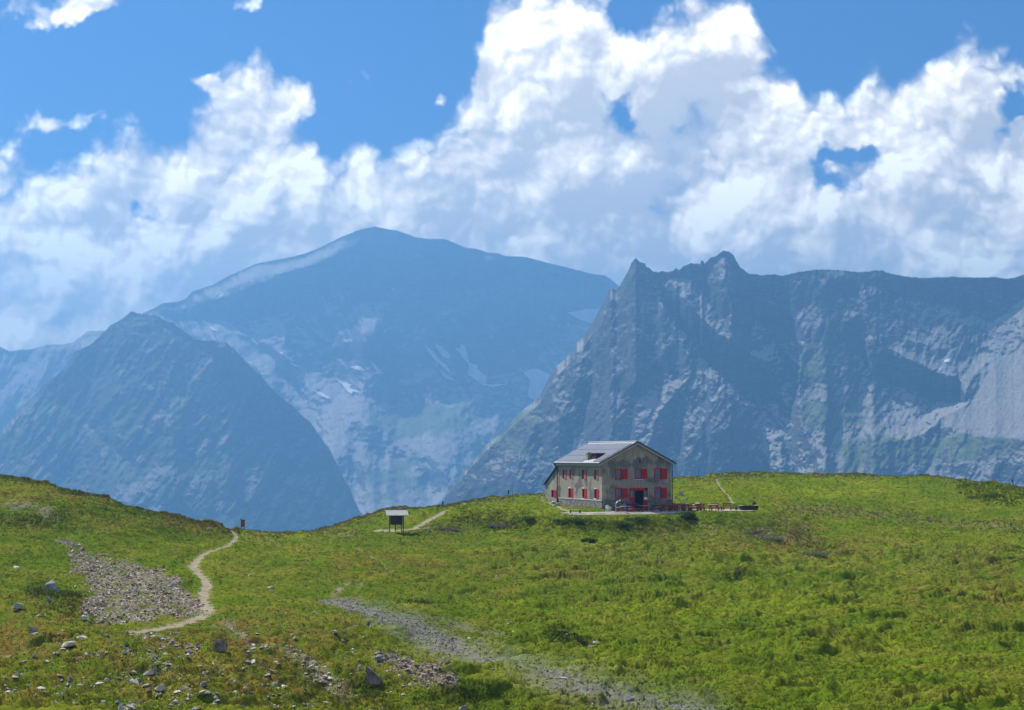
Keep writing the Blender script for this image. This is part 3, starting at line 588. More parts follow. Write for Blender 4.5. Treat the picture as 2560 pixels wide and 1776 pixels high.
def masks(X, Y):
    """where the turf is worn, stony, straw-coloured ... (fractions, in photo pixels of the surface they lie on)"""
    n1 = fbm(X / 55, Y / 16, 4, 101); n2 = fbm(X / 20, Y / 7, 4, 103)
    Xw = X + 40 * fbm(X / 60, Y / 22, 5, 105, .6); Yw = Y + 12 * fbm(X / 60, Y / 22, 5, 106, .6)
    k = {}
    sc1 = polym(Xw, Yw * 1.0, [(150, 1352), (196, 1358), (215, 1382), (300, 1405), (405, 1428), (440, 1462), (470, 1480), (505, 1500), (512, 1535), (400, 1548), (300, 1555), (215, 1545), (240, 1500), (200, 1440), (165, 1385)], 9)
    sc2 = np.maximum(stroke(Xw, Yw, [(310, 1596), (370, 1606), (430, 1622), (500, 1650)], [12, 14, 12, 8], 1.8), 0)
    sc2 = np.maximum(sc2, .8 * stroke(Xw, Yw, [(560, 1560), (640, 1622), (740, 1660), (820, 1700), (860, 1730)], [16, 14, 18, 22, 22], 1.8))
    sc3 = polym(Xw, Yw, [(950, 1640), (1010, 1640), (1090, 1668), (1150, 1720), (1120, 1736), (1040, 1718), (975, 1690)], 10)
    sc4 = np.maximum(stroke(Xw, Yw, [(20, 1268), (60, 1272)], 16, 1.6), stroke(Xw, Yw, [(100, 1290), (125, 1300)], 16, 1.6)) * .8
    n3 = fbm(X / 34, Y / 12, 4, 109)
    k['scree'] = np.clip(np.maximum.reduce([sc1 * smooth(-.45, .15, n3 + .22), sc2 * smooth(-.5, 0., n3 + .15), sc3 * smooth(-.4, .1, n3 + .15), sc4]) * smooth(-.5, .2, n2 + .25), 0, 1)
    wash = stroke(Xw, Yw, [(800, 1500), (870, 1512), (960, 1548), (1060, 1590), (1130, 1622)], [12, 24, 34, 38, 34], 1.6)
    wash2 = stroke(Xw, Yw, [(1120, 1620), (1260, 1670), (1400, 1710), (1560, 1750), (1750, 1790)], [30, 40, 50, 54, 64], 1.6)
    patch = np.maximum(stroke(Xw, Yw, [(1120, 1560), (1170, 1572)], 14, 1.6), stroke(Xw, Yw, [(1210, 1590), (1260, 1600)], 14, 1.6)) * .6
    k['gravel'] = np.clip(np.maximum.reduce([np.clip(wash * 1.5, 0, 1), wash2 * smooth(-.8, 0., n2 + .12), patch]), 0, 1)
    k['bare'] = np.clip(np.maximum.reduce([stroke(X, Y, [(835, 1480), (870, 1466), (900, 1470)], 8, 2) * smooth(-.3, .4, n2), stroke(X, Y, [(1150, 1258), (1210, 1252), (1290, 1246)], 4, 2) * .6, stroke(X, Y, [(1360, 1252), (1420, 1264)], 8, 1.5) * smooth(-.2, .5, n2)]), 0, 1)
    br = np.maximum.reduce([blobm(X, Y, 60, 1600, 240, 80), blobm(X, Y, 600, 1620, 280, 70), blobm(X, Y, 320, 1680, 400, 70) * .6, blobm(X, Y, 60, 1740, 180, 50) * .8, blobm(X, Y, 700, 1720, 300, 70) * .8, blobm(X, Y, 950, 1420, 240, 40) * .6,
                            blobm(X, Y, 2000, 1375, 240, 30) * .7, blobm(X, Y, 2440, 1480, 200, 90) * .55, blobm(X, Y, 130, 1240, 200, 26) * .6, blobm(X, Y, 500, 1310, 200, 18) * .7, blobm(X, Y, 1250, 1440, 300, 40) * .35])
    k['brown'] = np.clip(br * smooth(-.5, .5, n1 + .1) * 1.1, 0, 1)
    yc = np.interp(X, [p[0] for p in G_CREST], [p[1] for p in G_CREST])
    st = np.maximum.reduce([np.exp(-np.maximum(Y - yc, 0) / 5.) * .6, stroke(X, Y, [(640, 1345), (800, 1342), (900, 1345)], [14, 12, 8], 1) * .8, stroke(X, Y, [(1060, 1268), (1150, 1262), (1290, 1247)], [6, 9, 5]) * .8, stroke(X, Y, [(1880, 1340), (2000, 1330), (1990, 1345)], [30, 34, 24], 1) * .9,
                            stroke(X, Y, [(1950, 1275), (2150, 1285), (2300, 1298), (2560, 1325)], [9, 12, 11, 9]) * .7, blobm(X, Y, 860, 1290, 80, 20) * .7, stroke(X, Y, [(1720, 1200), (1900, 1192)], 7) * .5, blobm(X, Y, 1100, 1325, 60, 14) * .6, blobm(X, Y, 2340, 1385, 300, 20) * .25, blobm(X, Y, 1330, 1375, 160, 12) * .3, blobm(X, Y, 1750, 1330, 160, 20) * .5, blobm(X, Y, 1550, 1385, 200, 14) * .35, blobm(X, Y, 2100, 1420, 300, 20) * .25])
    k['straw'] = np.clip(st * smooth(-.6, .3, n1 + .15), 0, 1)
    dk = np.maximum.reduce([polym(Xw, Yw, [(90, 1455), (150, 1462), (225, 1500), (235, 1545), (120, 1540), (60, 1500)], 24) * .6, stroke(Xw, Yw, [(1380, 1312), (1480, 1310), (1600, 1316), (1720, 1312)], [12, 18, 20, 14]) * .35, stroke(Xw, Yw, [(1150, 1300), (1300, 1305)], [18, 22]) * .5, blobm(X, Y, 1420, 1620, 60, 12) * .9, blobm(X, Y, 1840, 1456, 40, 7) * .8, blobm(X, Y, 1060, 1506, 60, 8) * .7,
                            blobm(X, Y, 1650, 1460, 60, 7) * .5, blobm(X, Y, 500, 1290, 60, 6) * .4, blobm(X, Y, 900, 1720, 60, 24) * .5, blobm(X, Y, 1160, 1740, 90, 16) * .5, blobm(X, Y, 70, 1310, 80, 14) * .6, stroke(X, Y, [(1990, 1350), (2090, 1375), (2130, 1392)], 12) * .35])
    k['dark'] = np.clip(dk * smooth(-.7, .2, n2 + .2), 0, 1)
    br2 = np.maximum.reduce([blobm(X, Y, 1760, 1530, 130, 30), blobm(X, Y, 1260, 1510, 70, 14), blobm(X, Y, 2230, 1610, 110, 14), blobm(X, Y, 1270, 1275, 140, 18), blobm(X, Y, 900, 1445, 40, 8), blobm(X, Y, 2000, 1225, 240, 30) * .7, blobm(X, Y, 1350, 1650, 500, 60) * .35, blobm(X, Y, 330, 1420, 200, 30) * .3, blobm(X, Y, 1850, 1560, 500, 120) * .4, blobm(X, Y, 1700, 1300, 160, 26) * .4])
    k['lime'] = np.clip(br2 * smooth(-.5, .5, n1 + .1), 0, 1)
    k['leafy'] = polym(Xw, Yw, [(2385, 1206), (2470, 1212), (2570, 1230), (2960, 1270), (2960, 1290), (2560, 1258), (2470, 1262), (2410, 1240)], 6)
    return k
def path_mask(px, py, x, y, wide=1.):
    """1 on the footpaths: distance in metres from lines laid on the meadow"""
    best = np.zeros(np.shape(x))
    for ln, w in PATHS:
        d = g_dist([p[0] for p in ln], [p[1] for p in ln]); P = at([p[0] for p in ln], [p[1] for p in ln], d)[:, :2]
        x0, x1 = P[:, 0].min() - 4, P[:, 0].max() + 4; y0, y1 = P[:, 1].min() - 4, P[:, 1].max() + 4
        s = (x > x0) & (x < x1) & (y > y0) & (y < y1)
        if not s.any(): continue
        xs, ys = x[s], y[s]; b = np.zeros(xs.shape); en = .9 + .65 * fbm(xs / .8, ys / .8, 3, 620)
        for i in range(len(P) - 1):
            dx, dy = P[i + 1] - P[i]; t = np.clip(((xs - P[i, 0]) * dx + (ys - P[i, 1]) * dy) / (dx * dx + dy * dy + 1e-9), 0, 1)
            dd = np.hypot(xs - P[i, 0] - t * dx, ys - P[i, 1] - t * dy); b = np.maximum(b, 1 - smooth(.45, .85, dd / en / wide / ((w[i] + (w[i + 1] - w[i]) * t) * PW_)))
        best[s] = np.maximum(best[s], b)
    return best
def bump(x, y, px, py, k, pm):
    h = bump_(x, y, px, py, k, pm); return h * (1 - .85 * path_mask(px, py, x, y, 3.2)) - .05 * pm
def bump_(x, y, px, py, k, pm):
    """hummocks, sheep tracks, stones: height in metres over the smooth meadow"""
    t, d = hut_uv(x, y)
    flat = smooth(-9.2, -7.4, t) * (1 - smooth(22.5, 24, t)) * smooth(-18, -1, d) * (1 - smooth(6.3, 7.4, d))
    soft = np.clip(1 - np.maximum.reduce([k['scree'] * .4, k['gravel'] * .9, pm, k['bare'] * .8]), 0, 1)
    right = smooth(900, 1500, px) * smooth(1330, 1420, py)
    w1, w2 = 1.6 * fbm(x / 5, y / 5, 3, 201), 1.6 * fbm(x / 5, y / 5, 3, 202)
    big = .75 * fbm(x / 17, y / 15, 4, 203) + .22 * fbm(x / 5.5, y / 5.5, 3, 204)
    tus = ridged((x + w1) / 3.2, (y + w2) / 2.0, 3, 205, .5)                       # hummocky turf
    tus2 = np.abs(perlin((x + w1) / 1.7, (y + w2) / 1.1, 206)) + .45 * np.abs(perlin((x + w2) / .75, (y + w1) / .55, 207))
    ter = ridged((x + 2 * w1) / 7.5, (y + .8 * w2 + .15 * x) / 1.5, 3, 215, .5)          # sheep tracks along the slope
    h = big + soft * .26 * (ter - .5) * (.5 + right) + soft * (.16 * (tus - .55) + .16 * (tus2 - .3))
    hum = .7 * smooth(.06, .24, perlin((x + .5 * w1) / 3.2, (y + .5 * w2) / 1.7, 231)) + .35 * smooth(.05, .26, perlin((x + .4 * w2) / 1.5, (y + .4 * w1) / .9, 232)) + .5 * smooth(.08, .25, perlin((x + w2) / 8., (y + w1) / 2.4, 233))
    h += soft * (.18 + .30 * right) * hum * (.45 + .75 * smooth(-.4, .4, fbm(x / 9, y / 9, 2, 234))) + soft * .09 * fbm(x / .35, y / .3, 3, 208)
    h += k['scree'] * (.28 * np.abs(fbm(x / .55, y / .5, 4, 209)) + .2 * ridged(x / 2.5, y / 2.5, 3, 210) - .1)
    h += k['dark'] * .45 * np.abs(fbm(x / .8, y / .8, 3, 211)) + k['leafy'] * .5 * np.abs(fbm(x / .9, y / .9, 3, 212)) + k['brown'] * .12 * fbm(x / .7, y / .6, 3, 213)
    h += k['gravel'] * .04 * fbm(x / .3, y / .3, 3, 214) - pm * .18
    rocky = smooth(1150, 900, px) * smooth(0, 60, py - 1540 - 85 * smooth(560, 480, px))
    h += rocky * (.75 * fbm(x / 7, y / 6, 3, 220) + .45 * np.abs(fbm(x / 2.4, y / 2.2, 4, 221)))
    return h * (1 - .93 * flat)
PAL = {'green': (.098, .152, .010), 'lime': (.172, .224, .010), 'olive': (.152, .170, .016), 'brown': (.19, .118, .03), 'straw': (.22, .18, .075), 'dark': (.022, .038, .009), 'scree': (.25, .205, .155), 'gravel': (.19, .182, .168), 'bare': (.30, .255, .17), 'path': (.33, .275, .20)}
PAL = {a: np.array(b) for a, b in PAL.items()}
def turf_col(x, y, px, py, k, pm=None):
    n = fbm(x / 7, y / 7, 4, 301); n2 = fbm(x / 1.3, y / 1.3, 4, 302); n3 = fbm(x / 22, y / 22, 3, 303)
    hz = fbm(x / 2.1, y / 2.6, 3, 305)
    def bl(c, key, w): return c + (PAL[key] - c) * np.clip(w, 0, 1)[..., None]
    c = np.broadcast_to(PAL['green'], n.shape + (3,)).copy()
    c = bl(c, 'olive', smooth(-.4, .6, n + .22 * n2 + .4 * n3)); c = bl(c, 'lime', .5 * smooth(.0, .9, n3 + .3 * n2) + .9 * k['lime'])
    c = bl(c, 'brown', .12 * smooth(.2, .8, .5 * n2 - n3) + 1.0 * k['brown'] * smooth(-.9, .2, n2))
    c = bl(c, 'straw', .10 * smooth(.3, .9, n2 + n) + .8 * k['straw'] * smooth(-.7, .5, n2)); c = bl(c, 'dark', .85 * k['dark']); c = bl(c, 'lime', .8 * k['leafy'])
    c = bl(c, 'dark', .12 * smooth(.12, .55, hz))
    if pm is not None:
        c = bl(c, 'gravel', k['gravel'] * (.75 + .3 * n2)); c = bl(c, 'scree', k['scree'] * (.8 + .3 * n2)); c = bl(c, 'bare', k['bare']); c = bl(c, 'path', pm * (.85 + .3 * n2))
    return c
def settle(P):
    """keep the turf below the terrace and the floor of the hut"""
    t, d = hut_uv(P[..., 0], P[..., 1]); z = P[..., 2]
    a = (t > -7.6) & (t < 22.6) & (d > np.where(t < 0, 3.1, np.where(t < 10.8, -16.3, -1.9))) & (d < 6.3)
    b = (t > -7.6) & (t < 22.6) & (d >= 6.2) & (d < 8.0)
    z = np.where(a, np.minimum(z, HUT.z - .10), z); z = np.where(b, np.minimum(z, HUT.z - .10 - .30 * np.clip(d - 6., 0, 1.2)), z)
    P[..., 2] = z
    return P
def ground_at(px, py):
    """points on the finished ground under photo pixels"""
    px = np.atleast_1d(np.asarray(px, float)); py = np.atleast_1d(np.asarray(py, float))
    P = at(px, py, g_dist(px, py)); k = masks(px, py); pm = path_mask(px, py, P[:, 0], P[:, 1])
    P[:, 2] += bump(P[:, 0], P[:, 1], px, py, k, pm)
    return settle(P)
def build_ground():
    xs = np.concatenate([[-1500, -900], np.arange(-400, 2961, 3.0), [3500, 4100]])
    yc = np.interp(xs, [p[0] for p in G_CREST], [p[1] for p in G_CREST])
    ye = 1900.
    t = np.linspace(0, 1, 640)[:, None]
    t = t * .75 + t ** 1.35 * .25
    PY = yc[None] + (ye - yc[None]) * t; PX = np.broadcast_to(xs[None], PY.shape)
    D = g_dist(PX, PY)
    for i in range(1, D.shape[0]): D[i] = np.minimum(D[i], D[i - 1] - .004)
    P = at(PX, PY, D)
    k = masks(PX, PY); pm = path_mask(PX, PY, P[..., 0], P[..., 1])
    P[..., 2] += bump(P[..., 0], P[..., 1], PX, PY, k, pm)
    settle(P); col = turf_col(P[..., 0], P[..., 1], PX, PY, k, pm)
    rows, cols = [], []
    base = P[0]
    for dy, dz in ((7800, -330), (2500, -330), (700, -260), (350, -170), (160, -80), (80, -34), (40, -12), (20, -4.2), (9, -1.2), (3.5, -.3)):
        q = base.copy(); f = (q[:, 1] + dy) / q[:, 1]; q[:, 0] *= f; q[:, 1] += dy; q[:, 2] += dz + (base[:, 2].mean() - base[:, 2]) * (1 if dy > 600 else 0); rows.append(q); cols.append(col[0])
    fr, fc = [], []
    for f, z in ((.75, CZ - 10.5), (.45, CZ - 6.2), (.15, CZ - 2.6), (-.1, CZ - 1.8), (-.6, CZ - 1.5)):
        q = P[-1].copy(); q[:, :2] *= f; q[:, 0] = P[-1][:, 0] * max(f, .3); q[:, 2] = z; fr.append(q); fc.append(col[-1])
    V = np.concatenate([np.stack(rows), P, np.stack(fr)], 0); Cc = np.concatenate([np.stack(cols), col, np.stack(fc)], 0)
    me = mesh_np('ground', V.reshape(-1, 3), grid_faces(V.shape[0], V.shape[1])[:, ::-1], True, {'col': Cc.reshape(-1, 3)})
    o = link('ground', me, mat_attr('turf', var=.35, scale=1.4, bump=.8, bscale=4.)); tag(o, kind='structure')
    return P, PX, PY, k, pm
GP, GPX, GPY, GK, GPM = build_ground()

# grass: tufts of blades over the whole meadow, as one mass
def build_grass(n=260000):
    yc_x = [p[0] for p in G_CREST]; yc_y = [p[1] for p in G_CREST]
    px = rng.uniform(-150, 2710, n); c = np.interp(px, yc_x, yc_y)
    r = rng.random(n); py = c + .5 + (1800 - c) * r ** 1.05
    # a denser fringe along the skyline
    m = n // 12; px[:m] = rng.uniform(-150, 2710, m); py[:m] = np.interp(px[:m], yc_x, yc_y) + rng.exponential(5, m)
    D = g_dist(px, py); P = at(px, py, D); P[:, 0] += rng.normal(0, .1, n); k = masks(px, py); pm = path_mask(px, py, P[:, 0], P[:, 1])
    P[:, 2] += bump(P[:, 0], P[:, 1], px, py, k, pm); settle(P); P[:, 2] -= .02
    t, d = hut_uv(P[:, 0], P[:, 1])
    keep = ((pm < .12) & (rng.random(n) > k['scree'] * .85) & (rng.random(n) > k['gravel'] * 1.05) & (rng.random(n) > k['bare'] * .9)
            & ~((t > -7.3) & (t < 22.3) & (d > -.2) & (d < 6.8) & ((t > -.05) | (d > 3.3))) & ~((t > -.2) & (t < 11) & (d < .2) & (d > -17)))
    P, px, py, D = P[keep], px[keep], py[keep], D[keep]; k = {a: b[keep] for a, b in k.items()}; n = len(P)
    tall = np.clip(.55 + .5 * fbm(P[:, 0] / 3, P[:, 1] / 3, 3, 401), .15, 1.4)
    H = (.045 + .055 * tall + .16 * k['straw'] + .22 * k['dark'] + .30 * k['leafy'] + .05 * k['lime']) * (.7 + .6 * rng.random(n)) * (1 + .25 * (D > 180))
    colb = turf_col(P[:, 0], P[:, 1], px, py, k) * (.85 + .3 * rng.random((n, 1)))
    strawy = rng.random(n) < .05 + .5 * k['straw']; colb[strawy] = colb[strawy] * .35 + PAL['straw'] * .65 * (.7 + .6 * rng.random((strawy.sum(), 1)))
    nb = 4; V = np.empty((n, nb, 3, 3), np.float32); Wd = .018 + .00016 * D
    for b in range(nb):
        a = rng.uniform(0, 2 * np.pi, n); ln = rng.uniform(.2, .8, n) * H; o = rng.normal(0, .09, (n, 2)); wb = Wd * rng.uniform(.7, 1.5, n) * (1 + 1.5 * k['leafy'] + .8 * k['dark'])
        ca, sa = np.cos(a), np.sin(a); bx, by = P[:, 0] + o[:, 0], P[:, 1] + o[:, 1]; hz = P[:, 2] + H * rng.uniform(.6, 1.1, n)
        V[:, b, 0] = np.stack([bx - sa * wb, by + ca * wb, P[:, 2] - .04], 1); V[:, b, 1] = np.stack([bx + sa * wb, by - ca * wb, P[:, 2] - .04], 1)
        V[:, b, 2] = np.stack([bx + ca * ln, by + sa * ln, hz], 1)
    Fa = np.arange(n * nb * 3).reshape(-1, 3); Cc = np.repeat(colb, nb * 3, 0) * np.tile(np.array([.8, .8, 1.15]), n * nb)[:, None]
    me = mesh_np('grass', V.reshape(-1, 3), Fa, False, {'col': Cc})
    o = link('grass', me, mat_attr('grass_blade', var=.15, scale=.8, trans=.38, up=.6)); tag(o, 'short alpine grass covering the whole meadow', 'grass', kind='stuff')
build_grass()

# ------------------------------------------------------------------ snow left on the mountains
def build_snow():
    c2 = lambda P: [(700 + x / 2.5744, 540 + y / 2.5744) for x, y in P]
    c1 = lambda P: [(x / 2.5744, 540 + y / 2.5744) for x, y in P]
    c4 = lambda P: [(1900 + x / 2.7515, 640 + y / 2.7515) for x, y in P]
    snow = mat('snow', (.80, .82, .84), .7, var=.06, scale=.02); old = mat('old_snow', (.85, .85, .86), .8, var=.15, scale=.02)
    L = [('B', c2([(440, 968), (490, 962), (520, 970), (553, 998), (480, 988)]), snow, 'thin white snow patch on the dome left of the bent snow streak'),
         ('B', c2([(578, 930), (615, 962), (635, 980), (672, 1018), (605, 1018), (620, 1000), (590, 960)]), snow, 'bent white snow streak shaped like a hook under the dark face'),
         ('B', c2([(338, 1036), (400, 1066), (465, 1085), (445, 1103), (525, 1140), (470, 1130), (460, 1150), (430, 1125), (405, 1092)]), snow, 'forked white snow patch on the pale scree of the basin'),
         ('B', c2([(205, 1118), (260, 1132), (328, 1172), (300, 1176), (250, 1152)]), snow, 'lowest slanting white snow patch on the pale scree'),
         ('B', c2([(-12, 868), (40, 893), (105, 937), (70, 937), (30, 907)]), snow, 'upper of two white snow strips stepping down beside the small knoll'),
         ('B', c2([(62, 937), (145, 977), (100, 974), (66, 950)]), snow, 'lower of two white snow strips stepping down beside the small knoll'),
         ('B', c2([(925, 822), (985, 870), (1035, 930), (1080, 965), (1100, 1025), (1065, 988), (1005, 938), (955, 882)]), old, 'long grey snow streak in the left gully of the blue face'),
         ('B', c2([(1000, 812), (1050, 850), (1100, 895), (1090, 927), (1050, 907), (1003, 852)]), old, 'short broad grey snow streak beside the left gully'),
         ('B', c2([(1115, 835), (1155, 856), (1160, 826), (1190, 830), (1220, 940), (1275, 965), (1270, 985), (1330, 1030), (1330, 1085), (1390, 1082), (1480, 1080), (1380, 1102), (1310, 1094), (1205, 1020), (1215, 960)]), old, 'largest grey snow streak widening down to the foot of the blue face'),
         ('B', c2([(1020, 985), (1080, 1022), (1137, 1067), (1060, 1047)]), old, 'small grey snow sliver below the two left streaks'),
         ('B', c2([(1848, 622), (1900, 613), (1960, 600), (2025, 598), (2080, 600), (2080, 692), (2005, 692), (1920, 667)]), old, 'pale snowfield touching the left edge of the craggy ridge near its horn'),
         ('B', c2([(1565, 1010), (1620, 980), (1670, 985), (1740, 1020), (1740, 1130), (1640, 1190), (1590, 1160), (1610, 1060)]), old, 'pale scree field low down where the dome meets the craggy ridge'),  # a scree field, built here as a snow patch
         ('B', c1([(1332, 703), (1365, 712), (1407, 741), (1360, 732)]), snow, 'white snow patch just right of the dark pyramid top'),
         ('B', c1([(1388, 533), (1420, 506), (1457, 488), (1414, 533)]), snow, 'highest white snow sliver on the left shoulder of the dome'),
         ('B', c1([(1618, 796), (1640, 800), (1672, 832), (1640, 822)]), snow, 'small white snow patch on scree above the two stepped strips'),
         ('B', c1([(1588, 930), (1610, 936), (1634, 955), (1602, 948)]), snow, 'tiny white snow patch at the right edge of the dark pyramid'),
         ('R', c4([(1262, 718), (1285, 708), (1312, 706), (1302, 731), (1272, 733)]), snow, 'tiny white snow patch in the hollow of the craggy ridge'),
         ('R', c4([(1216, 788), (1240, 768), (1262, 764), (1238, 789)]), old, 'grey snow sliver below the tiny white patch on the craggy ridge')]
    for nm, poly, m, lab in L:
        pa = np.array(poly); x0, y0 = pa.min(0) - 1; x1, y1 = pa.max(0) + 1; st = .8
        gx, gy = np.meshgrid(np.arange(x0, x1 + st, st), np.arange(y0, y1 + st, st))
        gw = gx + 1.3 * fbm(gx / 6, gy / 6, 3, 601); gh = gy + 1.0 * fbm(gx / 6, gy / 6, 3, 602)
        ins = inside(gw, gh, poly)
        D = np.stack([m_depth(nm, gx.ravel(), gy.ravel())], 0).reshape(gx.shape)
        kk = np.ones((5, 5)) / 25; Dp = np.pad(D, 2, mode='edge'); D = sum(Dp[i:i + D.shape[0], j:j + D.shape[1]] * kk[i, j] for i in range(5) for j in range(5))
        D = D - (24 if nm == 'B' else 5)
        V = at(gx, gy, D); Fq = grid_faces(*gx.shape); Fq = Fq[ins.ravel()[Fq].all(1)]
        used, inv = np.unique(Fq, return_inverse=True)
        if len(Fq) == 0: continue
        o = link('snow_patch', mesh_np('snow_patch', V.reshape(-1, 3)[used], inv.reshape(-1, 4)[:, ::-1]), m)
        tag(o, lab, 'snow patch', 'snow patches on the mountains')
build_snow()

# ------------------------------------------------------------------ the hut
def plaster_mat():
    m = bpy.data.materials.new('plaster'); m.use_nodes = True; nt = m.node_tree; g = Nodes(nt); b = nt.nodes['Principled BSDF']
    co = g.n('ShaderNodeTexCoord').outputs['Object']
    w = g.v('ADD', co, g.v('SCALE', g.v('SUBTRACT', g.noise(co, .9, 4, .6, out=1), (.5, .5, .5)), 1.6))
    damp = g.step(g.noise(w, .42, 5, .6), .50, .60); pale = g.step(g.noise(g.v('ADD', w, (7, 3, 5)), .5, 4, .55), .60, .66)
    fine = g.step(g.noise(co, 5, 6, .7), .25, .75, .72, 1.25, 'LINEAR')
    st = g.v('MULTIPLY', co, (2.6, 2.6, .22)); run = g.step(g.noise(st, 1.3, 5, .65), .3, .7, .78, 1.15, 'LINEAR')
    c = g.mix(damp, rgb(.35, .305, .245), rgb(.175, .17, .168)); c = g.mix(g.m('MULTIPLY', pale, .7), c, rgb(.44, .41, .35))
    c = g.v('SCALE', c, g.m('MULTIPLY', fine, run)); nt.links.new(c, b.inputs['Base Color'])
    b.inputs['Roughness'].default_value = .95; b.inputs['Specular IOR Level'].default_value = .15
    bp = g.n('ShaderNodeBump'); bp.inputs['Strength'].default_value = .5; bp.inputs['Distance'].default_value = .04
    nt.links.new(g.noise(co, 9, 6, .65), bp.inputs['Height']); nt.links.new(bp.outputs[0], b.inputs['Normal'])
    return m
def rubble_mat():
    m = bpy.data.materials.new('rubble_stone'); m.use_nodes = True; nt = m.node_tree; g = Nodes(nt); b = nt.nodes['Principled BSDF']
    co = g.n('ShaderNodeTexCoord').outputs['Object']
    v = g.n('ShaderNodeTexVoronoi', feature='DISTANCE_TO_EDGE'); v.inputs['Scale'].default_value = 2.6; nt.links.new(g.v('MULTIPLY', co, (1, 1, 1.7)), v.inputs['Vector'])
    v2 = g.n('ShaderNodeTexVoronoi'); v2.inputs['Scale'].default_value = 2.6; nt.links.new(g.v('MULTIPLY', co, (1, 1, 1.7)), v2.inputs['Vector'])
    k = g.step(v.outputs[0], .02, .10); sx = g.n('ShaderNodeSeparateXYZ'); nt.links.new(v2.outputs['Color'], sx.inputs[0])
    c = g.mix(sx.outputs[0], rgb(.15, .14, .13), rgb(.34, .31, .27)); c = g.mix(k, rgb(.10, .09, .08), c); nt.links.new(c, b.inputs['Base Color']); b.inputs['Roughness'].default_value = .95
    bp = g.n('ShaderNodeBump'); bp.inputs['Strength'].default_value = .8; bp.inputs['Distance'].default_value = .06; nt.links.new(k, bp.inputs['Height']); nt.links.new(bp.outputs[0], b.inputs['Normal'])
    return m
M = dict(plaster=plaster_mat(), rubble=rubble_mat(), red=mat('red_paint', (.46, .012, .018), .65, var=.3, scale=3), shaded_red=mat('shaded_red_paint', (.42, .11, .11), .75, var=.3, scale=3), pane=mat('window_glass', (.10, .14, .21), .10, var=.3, scale=1),  # muted red holds eave shade, pane blue holds reflected sky
         void=mat('dark_interior', (.006, .006, .007), .9), metal=mat('roof_sheet', (.36, .37, .39), .42, .4, var=.12, scale=1.5), panel=mat('solar_cell', (.16, .163, .178), .38, .3, var=.15, scale=.8), white=mat('white_paint', (.80, .80, .77), .5, var=.06),
         darkwood=mat('dark_wood', (.045, .032, .026), .8, var=.35, scale=6), wood=mat('weathered_wood', (.34, .25, .17), .85, var=.3, scale=5), palewood=mat('pale_wood', (.55, .48, .38), .8, var=.2, scale=5), redwood=mat('red_stained_wood', (.30, .05, .035), .7, var=.3, scale=5),
         iron=mat('dark_iron', (.03, .03, .035), .55, .5), concrete=mat('concrete', (.46, .45, .41), .9, var=.25, scale=2), shingle=mat('grey_shingle', (.52, .51, .48), .9, var=.45, scale=7, bump=.6, bscale=8), orange=mat('rust_orange_panel', (.30, .085, .02), .7, var=.3, scale=6), blue=mat('blue_canvas', (.05, .03, .26), .8, var=.2),
         gutter=mat('gutter_metal', (.06, .06, .07), .5, .6), soffit=mat('eave_board', (.42, .40, .39), .8, var=.15, scale=3), steel=mat('galvanised_steel', (.55, .56, .58), .35, .8, var=.1), plastic=mat('white_plastic', (.82, .82, .80), .35, var=.04), sill=mat('pale_sill_stone', (.66, .64, .58), .9, var=.15))
HW, HL, HE = 10.2, 16.0, 6.42                 # width, length, wall height at the eaves
def gx_of(px, py=1200): r = float(ray(px, py)[0]); return (r * HUT.y - HUT.x) / (GX - r * GY)
def gz_of(px, py): x = gx_of(px, py); return float(at(px, py, HUT.y + GY * x)[2]) - HUT.z
def ls_of(px, py=1200): r = float(ray(px, py)[0]); return (HUT.x - r * HUT.y) / (GY + r * GX)
def lz_of(px, py): s = ls_of(px, py); return float(at(px, py, HUT.y + GX * s)[2]) - HUT.z
def cells(a0, a1, z0, z1, holes):
    A = sorted({a0, a1, *[h[0] for h in holes], *[h[1] for h in holes]}); Z = sorted({z0, z1, *[h[2] for h in holes], *[h[3] for h in holes]})
    for i in range(len(A) - 1):
        for j in range(len(Z) - 1):
            ca, cz = (A[i] + A[i + 1]) / 2, (Z[j] + Z[j + 1]) / 2
            if not any(h[0] < ca < h[1] and h[2] < cz < h[3] for h in holes): yield A[i], A[i + 1], Z[j], Z[j + 1]
